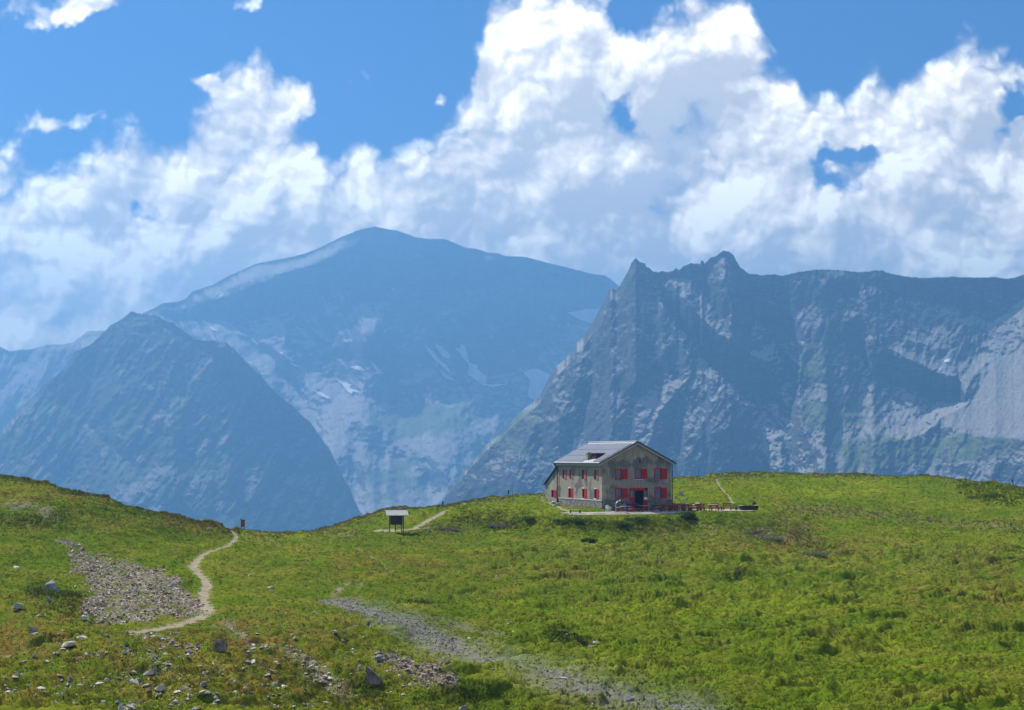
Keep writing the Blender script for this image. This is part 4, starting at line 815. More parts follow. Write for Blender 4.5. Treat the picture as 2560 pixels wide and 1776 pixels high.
def build_hut():
    hut = thing('mountain_hut', 'two storey grey plastered mountain refuge with red shutters on the meadow', 'mountain hut', HUT, TH)
    # openings measured from the photograph
    gw = []                                                           # gable windows: opening, shutter
    for px0, px1, px2, ya, yb in ((1537.5, 1555, 1568, 1171.5, 1199), (1587, 1605.5, 1617, 1171, 1198.5), (1636, 1654, 1666.5, 1170.5, 1199), (1537.5, 1555, 1568, 1219.5, 1247.5), (1636, 1654, 1666, 1218.5, 1247)):
        gw.append((gx_of(px0), gx_of(px1), gx_of(px2), gz_of(px0, yb), gz_of(px0, ya)))
    door = (gx_of(1573), gx_of(1619), .02, gz_of(1590, 1220.5))
    attic = (gx_of(1591.5), gx_of(1601.5), gz_of(1596, 1158), gz_of(1596, 1146.5))
    lw = []
    for px0, px1, px2, ya, yb, red in ((1406, 1411, 1416.2, 1174, 1197, 1), (1423.3, 1428.2, 1433, 1174.5, 1197, 1), (1454, 1460.2, 1466.6, 1174, 1198, 1), (1484.7, 1490.6, 1496.6, 1175, 1199.5, 1), (1421, 1427, 1433, 1221, 1244.5, 0), (1455.5, 1461, 1467.3, 1222, 1245.5, 0), (1485.8, 1491.5, 1497.2, 1223, 1246, 0)):
        lw.append((ls_of(px1), ls_of(px0), ls_of(px2), lz_of(px0, yb), lz_of(px0, ya), red))
    z0 = -1.2
    w = MB(); rv = .22
    def quad(p): w.add(p, [(0, 1, 2, 3)])
    gh = [(a, b, c, d) for a, b, _, c, d in gw] + [door]
    for a, b, c, d in cells(0, HW, z0, HE, gh): quad([(a, 0, c), (b, 0, c), (b, 0, d), (a, 0, d)])
    for a, b, c, d in gh: quad([(a, 0, c), (a, 0, d), (a, rv, d), (a, rv, c)]); quad([(b, 0, d), (b, 0, c), (b, rv, c), (b, rv, d)]); quad([(a, 0, d), (b, 0, d), (b, rv, d), (a, rv, d)]); quad([(b, 0, c), (a, 0, c), (a, rv, c), (b, rv, c)])
    slope = .513; xm = HW / 2; apex = HE + slope * xm
    xl = lambda z: (z - HE) / slope
    a, b, c, d = attic
    w.add([(0, 0, HE), (HW, 0, HE), (HW - xl(c), 0, c), (xl(c), 0, c)], [(0, 1, 2, 3)])
    w.add([(xl(c), 0, c), (a, 0, c), (a, 0, d), (xl(d), 0, d)], [(0, 1, 2, 3)]); w.add([(b, 0, c), (HW - xl(c), 0, c), (HW - xl(d), 0, d), (b, 0, d)], [(0, 1, 2, 3)])
    w.add([(xl(d), 0, d), (HW - xl(d), 0, d), (xm, 0, apex)], [(0, 1, 2)])
    for p in ([(a, 0, c), (a, 0, d), (a, rv, d), (a, rv, c)], [(b, 0, d), (b, 0, c), (b, rv, c), (b, rv, d)], [(a, 0, d), (b, 0, d), (b, rv, d), (a, rv, d)], [(b, 0, c), (a, 0, c), (a, rv, c), (b, rv, c)]): quad(p)
    lh = [(a, b, c, d) for a, b, _, c, d, _ in lw]
    for a, b, c, d in cells(0, HL, z0, HE, lh): quad([(0, b, c), (0, a, c), (0, a, d), (0, b, d)])
    for a, b, c, d in lh: quad([(0, a, c), (rv, a, c), (rv, a, d), (0, a, d)]); quad([(0, b, d), (rv, b, d), (rv, b, c), (0, b, c)]); quad([(0, a, d), (rv, a, d), (rv, b, d), (0, b, d)]); quad([(0, b, c), (rv, b, c), (rv, a, c), (0, a, c)])
    quad([(HW, 0, z0), (HW, HL, z0), (HW, HL, HE), (HW, 0, HE)]); w.add([(HW, HL, z0), (0, HL, z0), (0, HL, HE), (xm, HL, apex), (HW, HL, HE)], [(0, 1, 2, 3, 4)])
    w.build('wall', M['plaster'], hut)
    pb = MB()                                                         # rubble base course, standing a little proud
    zp = gz_of(1520, 1250.5)
    pb.box(-.06, door[0] - .02, -.07, 0.002, z0, zp); pb.box(door[1] + .02, HW + .06, -.07, .002, z0, zp)
    pb.box(-.06, -.001, .003, HL - .02, z0, zp - .12); pb.box(HW + .001, HW + .06, .003, HL, z0, zp)
    pb.build('stone_base', M['rubble'], hut)
    MB().box(-.10, -.061, .0, HL - .3, zp - .12, zp - .02).build('base_ledge', M['sill'], hut)
    # roof
    oh, og = .50, .28; tk = .16
    r = MB(); zr = lambda x: HE + .24 + slope * (xm - abs(x - xm))
    for sgn in (1, -1):
        x0 = -oh if sgn > 0 else HW + oh
        V = [(x0, -og, zr(x0)), (xm, -og, zr(xm)), (xm, HL + og, zr(xm)), (x0, HL + og, zr(x0))]; V = V + [(x, y, z - tk) for x, y, z in V]
        r.add(V, [(0, 1, 2, 3), (7, 6, 5, 4), (0, 4, 5, 1), (2, 6, 7, 3), (0, 3, 7, 4)] if sgn > 0 else [(3, 2, 1, 0), (4, 5, 6, 7), (1, 5, 4, 0), (3, 7, 6, 2), (4, 7, 3, 0)])
    rf = r.build('roof', M['metal'], hut)
    c = MB(); c.bar((xm, -og - .05, zr(xm) + .03), (xm, HL + og, zr(xm) + .03), .42, .10); c.build('ridge_cap', M['white'], rf)
    f = MB()
    for x0, x1 in ((-oh + .02, xm), (HW + oh - .02, xm)): f.add([(x0, -og - .045, zr(x0) - tk - .24), (x1, -og - .045, zr(x1) - tk - .24), (x1, -og - .045, zr(x1) - tk), (x0, -og - .045, zr(x0) - tk), (x0, -og, zr(x0) - tk - .24), (x1, -og, zr(x1) - tk - .24), (x1, -og, zr(x1) - tk), (x0, -og, zr(x0) - tk)],
                                                     [(0, 1, 2, 3), (7, 6, 5, 4), (0, 4, 5, 1), (3, 2, 6, 7), (0, 3, 7, 4)])
    f.build('bargeboard', M['soffit'], hut)
    f = MB()
    for x0, x1 in ((-oh - .01, xm), (HW + oh + .01, xm)): f.add([(x0, yy, zr(x0) + dz) if k in (0, 3) else (x1, yy, zr(x1) + dz) for yy in (-og - .09, -og - .002) for k, dz in ((0, -tk - .02), (1, -tk - .02), (2, .05), (3, .05))], [(0, 1, 2, 3), (7, 6, 5, 4), (0, 4, 5, 1), (3, 2, 6, 7), (0, 3, 7, 4)])
    f.build('verge_trim', M['gutter'], hut)
    e = MB(); e.box(-oh + .05, -oh + .10, -og + .02, HL + og - .02, zr(-oh) - tk - .24, zr(-oh) - tk - .003); e.box(-oh + .10, 0, -og + .02, HL + og - .02, zr(-oh) - tk - .22, zr(-oh) - tk - .18); e.build('eave_board', M['soffit'], hut)
    g = MB(); g.tube([(-oh - .07, -og, zr(-oh) - .10), (-oh - .07, HL + og, zr(-oh) - .14)], .075); g.tube([(HW + oh + .07, -og, zr(-oh) - .10), (HW + oh + .07, HL + og, zr(-oh) - .14)], .075); g.build('gutter', M['gutter'], hut)
    d_ = MB(); d_.tube([(-oh - .07, HL - .1, zr(-oh) - .18), (-oh + .1, HL - .15, zr(-oh) - .55), (-.16, HL - .2, zr(-oh) - 1.05), (-.16, HL - .2, .6)], .10); d_.build('downpipe', M['gutter'], hut)
    MB().tube([(HW + .14, -.02, HE - .1), (HW + .14, -.02, .2)], .07).build('downpipe', M['gutter'], hut)
    # solar panels on the sunny slope: three rows
    ux = Vector((1, 0, slope)).normalized(); nn = Vector((-slope, 0, 1)).normalized(); rows_ = ((.30, 2.00), (2.08, 3.80), (3.88, 5.62)); pm_ = None
    for (s0, s1) in rows_:
        for j in range(13):
            y0 = .14 + j * 1.22; y1 = y0 + 1.14
            if s0 < 2.0 and y0 < 5.9 and y1 > 2.6: continue
            base = Vector((-oh, 0, zr(-oh)))
            me = MB(); P0, P1 = base + ux * s0 + nn * .05, base + ux * s1 + nn * .05
            V = [P0 + Vector((0, y0, 0)), P1 + Vector((0, y0, 0)), P1 + Vector((0, y1, 0)), P0 + Vector((0, y1, 0))]; V = V + [p + nn * .04 for p in V]
            me.add(V, [(3, 2, 1, 0), (4, 5, 6, 7), (0, 1, 5, 4), (1, 2, 6, 5), (2, 3, 7, 6), (3, 0, 4, 7)]); me.build('solar_panel', M['panel'], hut)
    # chimney and dormer on the same slope
    ch = MB(); ch.box(.10, .75, 5.0, 5.7, zr(.1) - .1, zr(.4) + .75); ch.box(.04, .81, 4.94, 5.76, zr(.4) + .75, zr(.4) + .85); ch.box(.2, .65, 5.1, 5.6, zr(.4) + .851, zr(.4) + .95)
    ch.build('chimney', M['plaster'], rf)
    dm = MB(); zt = zr(.45) + .78; xe = xm - (HE + .24 + slope * xm - zt) / slope
    dm.add([(.45, 3.0, zr(.45) - .02), (.45, 4.7, zr(.45) - .02), (.45, 4.7, zt), (.45, 3.0, zt), (xe, 3.0, zt), (xe, 4.7, zt)], [(0, 3, 2, 1), (0, 4, 3), (1, 2, 5)]); dm.build('dormer', M['darkwood'], rf)
    MB().box(.30, xe + .1, 2.9, 4.8, zt, zt + .06).build('dormer_roof', M['metal'], rf)
    # gable windows
    for i, (a, b, c, z1, z2) in enumerate(gw):
        fr = MB(); fw = .13
        for bx in ((a, b, z2 - .16, z2), (a, b, z1, z1 + .12), (a, a + fw, z1 + .12, z2 - .16), (b - fw, b, z1 + .12, z2 - .16)): fr.box(bx[0] + .003, bx[1] - .003, -.05, .14, bx[2] + .003, bx[3] - .003)
        wn = fr.build('window', M['red'], hut)
        MB().box(a + fw, b - fw, .09, .12, z1 + .12, z2 - .16).build('pane', M['pane'], wn)
        mu = MB(); mu.box((a + b) / 2 - .018, (a + b) / 2 + .018, .06, .088, z1 + .12, z2 - .16); mu.build('mullion', M['red'], wn)
        MB().box(0, c - b - .02, -.06, 0, z1 + .06, z2 - .10, Matrix.Translation((b + .01, -.07, 0)) @ Matrix.Rotation(R(-7), 4, 'Z')).build('shutter', M['red'], wn)
        MB().box(a - .05, b + .05, -.12, -.052, z1 - .10, z1 - .002).build('sill', M['sill'] if i == 1 else M['rubble'], wn)
    a, b, c, d = attic
    wn = MB().box(a + .002, b - .002, .06, .12, c + .002, d - .002).build('window', M['darkwood'], hut); MB().box(a + .06, b - .22, .03, .059, c + .06, d - .06).build('pane', M['pane'], wn)
    # door between two glazed side panels
    a, b, _, zt = door; d1, d2 = gx_of(1586.5), gx_of(1608); zb = gz_of(1580, 1243.5)
    fr = MB()
    fr.box(a, d2 + .25, -.05, .12, zt - .34, zt - .003); fr.box(a, a + .14, -.04, .12, .05, zt - .34); fr.box(d1 - .14, d1, -.04, .12, .05, zt - .34); fr.box(d2, d2 + .14, -.04, .12, .05, zt - .34); fr.box(b - .12, b, -.04, .12, .05, zt - .34)
    dr = fr.build('door', M['red'], hut)
    for q0, q1 in ((a + .14, d1 - .14), (d2 + .14, b - .12)):
        MB().box(q0, q1, .0, .08, .05, zb).build('door_panel', M['red'], dr); MB().box(q0, q1, .03, .06, zb, zt - .34).build('pane', M['pane'], dr)
    MB().box(d1, d2, .19, .215, .05, zt - .34).build('doorway', M['void'], dr)
    MB().box(gx_of(1609.5), gx_of(1617.5), -.09, -.045, gz_of(1613, 1249.5), gz_of(1613, 1243.5)).build('notice', M['white'], dr)
    # left wall windows
    for a, b, c, z1, z2, up in lw:
        wn = MB().box(.17, .21, a, b, z1, z2).build('window', M['void'], hut)
        MB().box(-.05, -.002, c + .02, a - .01, z1 - .02, z2 + .0).build('shutter', M['shaded_red'] if up else M['red'], wn)  # upper row: eave shade is put into the muted red
        if not up:
            MB().box(-.10, .15, a - .05, b + .05, z1 - .16, z1 - .004).build('sill', M['sill'], wn); MB().box(-.04, .16, a - .05, b + .05, z2 + .004, z2 + .17).build('lintel', M['sill'], wn)
            rr = MB(); rr.box(.0, .165, b - .06, b - .003, z1, z2); rr.build('jamb', M['red'], wn)
    # lean-to at the back
    y0, y1 = HL + .002, ls_of(1364, 1215); za, zb_ = lz_of(1398, 1168), lz_of(1364, 1211)
    wa, wb = ls_of(1384.5), ls_of(1378.5); wz1, wz2 = lz_of(1380, 1243), lz_of(1380, 1225.5); zz = lambda y: za + (zb_ - za) * (y - y0) / (y1 - y0)
    an = MB()
    A = [y0, wa, wb, y1]
    an.add([(0, wa, z0), (0, y0, z0), (0, y0, za), (0, wa, zz(wa))], [(0, 1, 2, 3)]); an.add([(0, y1, z0), (0, wb, z0), (0, wb, zz(wb)), (0, y1, zb_)], [(0, 1, 2, 3)])
    an.add([(0, wb, z0), (0, wa, z0), (0, wa, wz1), (0, wb, wz1)], [(0, 1, 2, 3)]); an.add([(0, wb, wz2), (0, wa, wz2), (0, wa, zz(wa)), (0, wb, zz(wb))], [(0, 1, 2, 3)])
    an.add([(HW, y0, z0), (HW, y1, z0), (HW, y1, zb_), (HW, y0, za)], [(0, 1, 2, 3)]); an.add([(HW, y1, z0), (0, y1, z0), (0, y1, zb_), (HW, y1, zb_)], [(0, 1, 2, 3)])
    ann = an.build('lean_to', M['plaster'], hut)
    MB().box(.1, .16, wa, wb, wz1, wz2).build('window', M['void'], ann); MB().box(-.05, -.002, wa - 1.0, wa - .02, wz1 - .02, wz2).build('shutter', M['red'], ann)
    rr = MB(); V = [(-.25, y0, za + .06), (HW + .2, y0, za + .06), (HW + .2, y1 + .35, zb_ - .13), (-.25, y1 + .35, zb_ - .13)]; V += [(x, y, z + .12) for x, y, z in V]
    rr.add(V, [(0, 1, 2, 3), (7, 6, 5, 4), (0, 4, 5, 1), (1, 5, 6, 2), (2, 6, 7, 3), (3, 7, 4, 0)]); rr.build('lean_to_roof', M['gutter'], hut)
    return hut
build_hut()
def loc(t, d, z=0.): return Vector((HUT.x + t * GX + d * GY, HUT.y + t * GY - d * GX, HUT.z + z))
def t_of(px, d):
    """place along the terrace of what the photo shows at px, d metres in front of the gable line"""
    r = float(ray(px, 1270)[0]); x0, y0 = HUT.x + d * GY, HUT.y - d * GX
    return (r * y0 - x0) / (GX - r * GY)
def build_terrace():
    s = MB(); n = 60; fr = []
    for i in range(n + 1):
        t = -7.3 + 27.0 * i / n; fr.append((t, 6.0))
    bk = [(t, d if t < -.05 else (-.0 if t < 10.7 else -1.6 + .35 * float(fbm(t * 1.1, 8., 3, 701)))) for t, d in [(t, 3.4 + .3 * float(fbm(t, 5., 3, 702))) for t, _ in fr]]
    V = [loc(t, d, .0) for t, d in fr] + [loc(t, d, .0) for t, d in bk] + [loc(t, 6.5 + .15 * float(fbm(t * .8, 3., 3, 700)) - .7 * float(smooth(7, 11, t)), -.24) for t, d in fr] + [loc(t, d, -.45) for t, d in bk]; m = n + 1
    Fs = [(i, i + 1, m + i + 1, m + i) for i in range(n)] + [(2 * m + i, 2 * m + i + 1, i + 1, i) for i in range(n)] + [(m + i, m + i + 1, 3 * m + i + 1, 3 * m + i) for i in range(n)] + [(0, m, 3 * m, 2 * m), (n, 2 * m + n, 3 * m + n, m + n)]
    s.add(V, Fs); o = s.build('terrace', mat('terrace_concrete', (.38, .35, .285), .9, var=.35, scale=1.3, bump=.3)); tag(o, kind='structure')
build_terrace()

# ------------------------------------------------------------------ terrace furniture
def table(label, px, d, w=1.6, dp=.7, h=.75, top='redwood', legs='redwood', group='tables on the terrace', rz=0., name='picnic_table'):
    o = thing(name, label, 'table', loc(t_of(px, d), d), TH + rz, group)
    a = MB(); k = 3
    for i in range(k): y = -dp / 2 + dp * i / k; a.box(-w / 2, w / 2, y + .012, y + dp / k - .012, h - .05, h)
    a.build('tabletop', M[top], o)
    for s in (-1, 1):
        x = s * (w / 2 - .18); l = MB(); l.bar((x, -dp * .42, 0), (x, -.06, h - .05), .08); l.bar((x, dp * .42, 0), (x, .06, h - .05), .08); l.box(x - .035, x + .035, -dp * .42, dp * .42, h - .13, h - .052); l.build('leg', M[legs], o)
    MB().box(-w / 2 + .2, w / 2 - .2, -.04, .04, h * .42, h * .42 + .07).build('stretcher', M[legs], o)
    return o
def bench(label, px, d, w=1.6, back=False, seat='redwood', legs='redwood', group='benches on the terrace', rz=0., name='bench', h=.45):
    o = thing(name, label, 'bench', loc(t_of(px, d), d), TH + rz, group)
    a = MB(); a.box(-w / 2, w / 2, -.19, -.01, h - .045, h); a.box(-w / 2, w / 2, .01, .19, h - .045, h); a.build('seat', M[seat], o)
    for s in (-1, 1):
        x = s * (w / 2 - .1); l = MB(); l.box(x - .04, x + .04, -.17, -.09, 0, h - .046); l.box(x - .04, x + .04, .09, .17, 0, (h + .5) if back else h - .046); l.box(x - .035, x + .035, -.09, .09, .16, .22); l.build('leg', M[legs], o)
    if back:
        b = MB(); b.box(-w / 2, w / 2, .045, .088, h + .34, h + .48); b.box(-w / 2 + .14, w / 2 - .14, .045, .088, h + .14, h + .24); b.build('backrest', M[legs], o)
    return o
def terrace_furniture():
    table('pale topped trestle table beside the arched pole, in the shade of the hut', 1564, 4.3, 1.45, top='palewood')
    table('pale topped trestle table in front of the door', 1606, 2.6, 1.5, top='palewood')
    table('small pale side table left of the trestle table by the arched pole', 1545, 4.9, .55, .5, .62, top='palewood', name='side_table')
    bench('red bench at the terrace edge, set askew before the door', 1594, 5.35, 1.75, rz=R(7))
    bench('short pale stool beside the askew red bench', 1576, 5.0, .5, seat='palewood', name='stool')
    table('dark trestle table against the hut, nearer the door', 1643, 3.6, 1.7, top='darkwood', legs='redwood')
    table('dark trestle table against the hut, nearer its right corner', 1668, 3.4, 1.5, top='darkwood', legs='redwood')
    bench('dark bench pushed under the dark table nearer the door', 1640, 4.5, 1.5, seat='darkwood', legs='redwood')
    table('red picnic table at the right corner of the hut', 1696, 3.6, 1.9)
    table('red picnic table in front of the white cloths', 1735, 3.6, 1.9)
    bench('red bench at the terrace edge before the left red picnic table', 1695, 5.0, 2.0)
    bench('red bench at the terrace edge before the right red picnic table', 1737, 5.0, 2.0)
    bench('red bench with a backrest behind the left red picnic table', 1700, 2.0, 1.8, back=True)
    bench('red bench with a backrest right in front of the white cloths', 1741, 2.0, 1.7, back=True)
    table('white topped long table behind the red picnic tables', 1722, .3, 3.2, .9, .8, top='white', legs='white', name='long_table')
    table('small red framed table with a pale top, apart from the others', 1784, 4.8, 1.35, .8, .85, top='palewood', legs='redwood', name='side_table')
    bench('brown bench with a backrest behind the small pale topped table', 1788, 2.8, 1.25, back=True, seat='wood', legs='redwood')
    bench('brown bench with a backrest behind the long low bench', 1818, 2.2, 1.3, back=True, seat='wood', legs='redwood')
    bench('long low dark bench beside the small pale topped table', 1822, 4.0, 2.4, seat='darkwood', legs='darkwood', h=.5)
    bench('small dark framed bench alone at the left end of the terrace', 1438, 5.5, 1.5, seat='palewood', legs='darkwood', h=.42)
    bench('red bench with a backrest left of the two red picnic tables', 1683, 4.4, 1.3, back=True)
    bench('red bench with a backrest between the two red picnic tables', 1716, 4.4, 1.2, back=True)
    bench('red bench with a backrest at the right end of the red picnic tables', 1752, 4.4, 1.2, back=True)
    bench('dark red bench in the shade before the dark table nearer the hut corner', 1663, 4.6, 1.3, back=True)
    # white cloths hung over the long table
    for px, d, w_, lab in ((1712, -.2, .9, 'bunched white cloth lying on the long white table'), (1744, -.1, 1.1, 'white cloth hanging over the right end of the long white table')):
        n = 16; gx, gy = np.meshgrid(np.linspace(-1, 1, n), np.linspace(-1, 1, n)); r = np.maximum(abs(gx), abs(gy))
        z = .84 + .16 * np.abs(fbm(gx * 2 + px, gy * 2, 3, 801)) * (1 - r * .5) - .55 * np.clip(r - .55, 0, 1); x = gx * w_ * .55 * (1 - .25 * np.clip(r - .5, 0, 1)); y = gy * .55 * (1 - .25 * np.clip(r - .5, 0, 1))
        o = link('cloth', mesh_np('cloth', np.stack([x, y, z], -1).reshape(-1, 3), grid_faces(n, n)), M['plastic']); o.location = loc(t_of(px, d), d); o.rotation_euler = (0, 0, TH); tag(o, lab, 'cloth', 'white cloths on the terrace')
        o.modifiers.new('thick', 'SOLIDIFY').thickness = .015
    # white plastic chair
    ch = thing('plastic_chair', 'white plastic garden chair by the near corner of the hut', 'chair', loc(t_of(1521, 4.6), 4.6), TH + R(10))
    MB().box(-.23, .23, -.22, .22, .40, .44).build('seat', M['plastic'], ch, .01)
    b = MB(); pts = [(-.25, .20, .44), (-.25, .27, .68), (-.18, .30, .84), (0, .31, .89), (.18, .30, .84), (.25, .27, .68), (.25, .20, .44)]; b.tube(pts, .035); [b.box(x - .03, x + .03, .25, .275, .44, .86) for x in (-.12, 0, .12)]; b.build('backrest', M['plastic'], ch)
    for s in (-1, 1):
        for q in (-1, 1): MB().bar((s * .27, q * .25, 0), (s * .22, q * .2, .41), .06).build('leg', M['plastic'], ch)
        MB().tube([(s * .25, -.22, .42), (s * .27, -.2, .64), (s * .27, .2, .66)], .03).build('armrest', M['plastic'], ch)
    # arched pole
    ap = thing('arched_pole', 'grey arched pole with a white knob, at the left end of the tables', 'pole', loc(t_of(1539, 5.0), 5.0), TH)
    MB().tube([(0, 0, .02), (0, 0, .75), (.02, 0, 1.0), (.10, 0, 1.20), (.24, 0, 1.36), (.44, 0, 1.46), (.58, 0, 1.49)], .05).build('pole', M['steel'], ap)
    MB().tube([(.55, 0, 1.49), (.60, 0, 1.50), (.68, 0, 1.50), (.72, 0, 1.50)], [.05, .09, .09, .03], 12).build('knob', M['plastic'], ap); MB().box(-.22, .22, -.22, .22, 0, .05).build('base', M['iron'], ap)
    # furled parasol lying on the table before the door
    pa = thing('furled_parasol', 'furled blue parasol lying across the table before the door', 'parasol', loc(t_of(1583, 3.2), 3.2, .80), TH + R(5))
    MB().tube([(-1.1, 0, .05), (-.7, 0, .12), (0, .02, .17), (.5, 0, .13), (.8, -.02, .05)], [.05, .13, .17, .14, .04], 10).build('canopy', M['blue'], pa); MB().tube([(-1.5, 0, .03), (-1.0, 0, .05)], .025).build('pole', M['steel'], pa)
    table('dark trestle table under the furled blue parasol', 1583, 3.2, 1.9, .8, .75, top='darkwood', legs='darkwood')
    # trough with a water pipe, right end
    tr = thing('water_trough', 'dark wooden trough with pale ends at the right end of the terrace', 'trough', loc(t_of(1872, 3.6), 3.6), TH)
    a = MB(); a.add([(-1.15, -.3, 0), (1.2, -.3, 0), (1.3, -.42, .6), (-1.3, -.42, .6), (-1.15, .3, 0), (1.2, .3, 0), (1.3, .42, .6), (-1.3, .42, .6)], [(0, 1, 2, 3), (5, 4, 7, 6), (1, 5, 6, 2), (4, 0, 3, 7), (4, 5, 1, 0)]); a.box(-1.2, 1.2, -.33, .33, .44, .45); a.build('basin', M['darkwood'], tr)
    for x in (-1.14, 1.14): MB().box(x - .22, x + .22, -.44, .44, .602, .66).build('end_board', M['palewood'], tr)
    pl = thing('potted_plant', 'dark leafy plant growing at the back of the wooden trough', 'plant', loc(t_of(1886, 2.9), 2.9), TH)
    leafmesh('foliage', .26, .30, 130, (.02, .035, .012), pl, z=.85); MB().tube([(0, 0, 0), (.02, 0, .4), (0, .01, .75)], .04).build('stem', M['darkwood'], pl)
def leafmesh(name, rx, rz, n, col, parent=None, z=0., leaf=.09, seed=1):
    g = np.random.default_rng(seed + n); p = g.normal(0, .5, (n, 3)); p /= np.maximum(1, np.linalg.norm(p, axis=1))[:, None]; p *= np.array([rx, rx, rz]); p[:, 2] += z
    V = np.empty((n, 4, 3)); u = g.normal(0, 1, (n, 3)); u /= np.linalg.norm(u, axis=1)[:, None]; w = np.cross(u, g.normal(0, 1, (n, 3))); w /= np.linalg.norm(w, axis=1)[:, None]; s = leaf * g.uniform(.5, 1.4, (n, 1))
    V[:, 0] = p - u * s; V[:, 1] = p + w * s * .45; V[:, 2] = p + u * s; V[:, 3] = p - w * s * .45
    c = np.repeat(np.array(col)[None] * g.uniform(.6, 1.6, (n, 1)), 4, 0)
    me = mesh_np(name, V.reshape(-1, 3), np.arange(n * 4).reshape(-1, 4), False, {'col': c}); return link(name, me, LEAF, parent)
LEAF = mat_attr('leaf', var=.2, scale=3, trans=.35, up=.55)
terrace_furniture()

# ------------------------------------------------------------------ signs and posts
def gpt(px, py): return Vector(ground_at(px, py)[0])
def build_signs():
    p = gpt(990, 1334); k = thing('information_shelter', 'roofed wooden notice shelter with pale shingles on the bare track', 'notice board', p, R(8))
    for x, y in ((-.86, -.42), (-.05, .42), (.74, .42), (.90, -.42)): MB().box(x - .055, x + .055, y - .055, y + .055, -.3, 2.10 if y < 0 else 2.1).build('post', M['darkwood'], k)
    MB().box(-.72, .80, -.395, -.34, .90, 2.02).build('notice_panel', M['iron'], k); MB().box(-.72, .80, .345, .40, 1.0, 2.02).build('notice_panel', M['darkwood'], k)
    r = MB()
    for s in (-1, 1):
        V = [(-1.30, s * 1.0, 2.06), (1.52, s * 1.0, 2.06), (1.36, 0, 2.78), (-1.36, 0, 2.78)]; V += [(x, y, z + .07) for x, y, z in V]
        r.add(V, [(3, 2, 1, 0), (4, 5, 6, 7), (0, 1, 5, 4), (1, 2, 6, 5), (3, 0, 4, 7)] if s < 0 else [(0, 1, 2, 3), (7, 6, 5, 4), (4, 5, 1, 0), (5, 6, 2, 1), (7, 4, 0, 3)])
    r.build('roof', M['shingle'], k); MB().box(-1.38, 1.40, -.06, .06, 2.82, 2.90).build('ridge_board', M['darkwood'], k)
    for x in (-1.15, 1.2): b = MB(); b.add([(x, -.85, 2.06), (x, .85, 2.06), (x, 0, 2.72), (x + .05, -.85, 2.06), (x + .05, .85, 2.06), (x + .05, 0, 2.72)], [(0, 2, 1), (3, 4, 5), (0, 1, 4, 3), (1, 2, 5, 4), (2, 0, 3, 5)]); b.build('gable_board', M['darkwood'], k)
    p = gpt(607, 1330); s = thing('trail_sign', 'rust orange trail panel standing at the top of the footpath', 'trail sign', p, R(-6))
    for x in (-.2, .2): MB().box(x - .03, x + .03, -.03, .03, -.3, 1.24).build('post', M['iron'], s)
    MB().box(-.26, .26, -.065, -.032, .36, 1.24).build('panel', M['orange'], s); MB().box(-.27, .27, -.09, .04, 1.241, 1.29).build('cap', M['darkwood'], s); MB().tube([(-.3, 0, 1.29), (-.3, 0, 1.38), (-.3, 0, 1.46)], [.03, .1, .03]).build('finial', M['iron'], s)
    for px, py, lab in ((1108, 1262, 'small dark waymark sign on two thin posts above the dark earth bank'), (1272, 1241, 'small dark waymark sign on two thin posts left of the hut on the skyline')):
        p = gpt(px, py); s = thing('waymark_sign', lab, 'trail sign', p, R(4), 'waymark signs on the skyline')
        for x in (-.12, .22): MB().box(x - .018, x + .018, -.018, .018, -.2, .5).build('post', M['iron'], s)
        MB().box(-.17, .03, -.045, -.02, .36, .98).build('panel', M['darkwood'], s)
    for px, py, h, lab, nm in ((1747, 1192, 1.75, 'thin straight pole on the skyline right of the hut', 0), (1281, 1246, 1.3, 'thin straight pole standing just right of the waymark sign left of the hut', 0)):
        o = MB().tube([(0, 0, -.3), (0, .01, h * .5), (.02, 0, h)], [.03, .028, .022]).build('pole', M['iron']); o.location = gpt(px, py); tag(o, lab, 'pole', 'thin poles on the skyline')
    p = gpt(2533, 1221); o = MB().tube([(0, 0, -.3), (0, 0, .5), (-.01, 0, .95), (-.08, 0, 1.22), (-.22, 0, 1.36), (-.36, 0, 1.40)], [.07, .07, .08, .11, .07, .03]).build('bent_post', M['iron']); o.location = p; tag(o, 'dark bent post on the skyline at the far right', 'post')
build_signs()

# ------------------------------------------------------------------ stones
def stone_mat(name, c1, c2):
    m = bpy.data.materials.new(name); m.use_nodes = True; nt = m.node_tree; g = Nodes(nt); b = nt.nodes['Principled BSDF']
    co = g.n('ShaderNodeTexCoord').outputs['Object']; oi = g.n('ShaderNodeObjectInfo').outputs['Random']
    c = g.mix(g.step(g.noise(co, 2.2, 6, .65), .35, .65), rgb(*c1), rgb(*c2)); c = g.v('SCALE', c, g.step(oi, 0, 1, .75, 1.25, 'LINEAR'))
    nt.links.new(c, b.inputs['Base Color']); b.inputs['Roughness'].default_value = .9; b.inputs['Specular IOR Level'].default_value = .2
    bp = g.n('ShaderNodeBump'); bp.inputs['Strength'].default_value = .5; bp.inputs['Distance'].default_value = .05; nt.links.new(g.noise(co, 7, 5, .6), bp.inputs['Height']); nt.links.new(bp.outputs[0], b.inputs['Normal'])
    return m
PALE = stone_mat('pale_stone', (.38, .37, .32), (.55, .54, .49)); GREY = stone_mat('grey_stone', (.20, .19, .17), (.40, .38, .34)); DARKS = stone_mat('dark_stone', (.11, .10, .09), (.26, .245, .22))
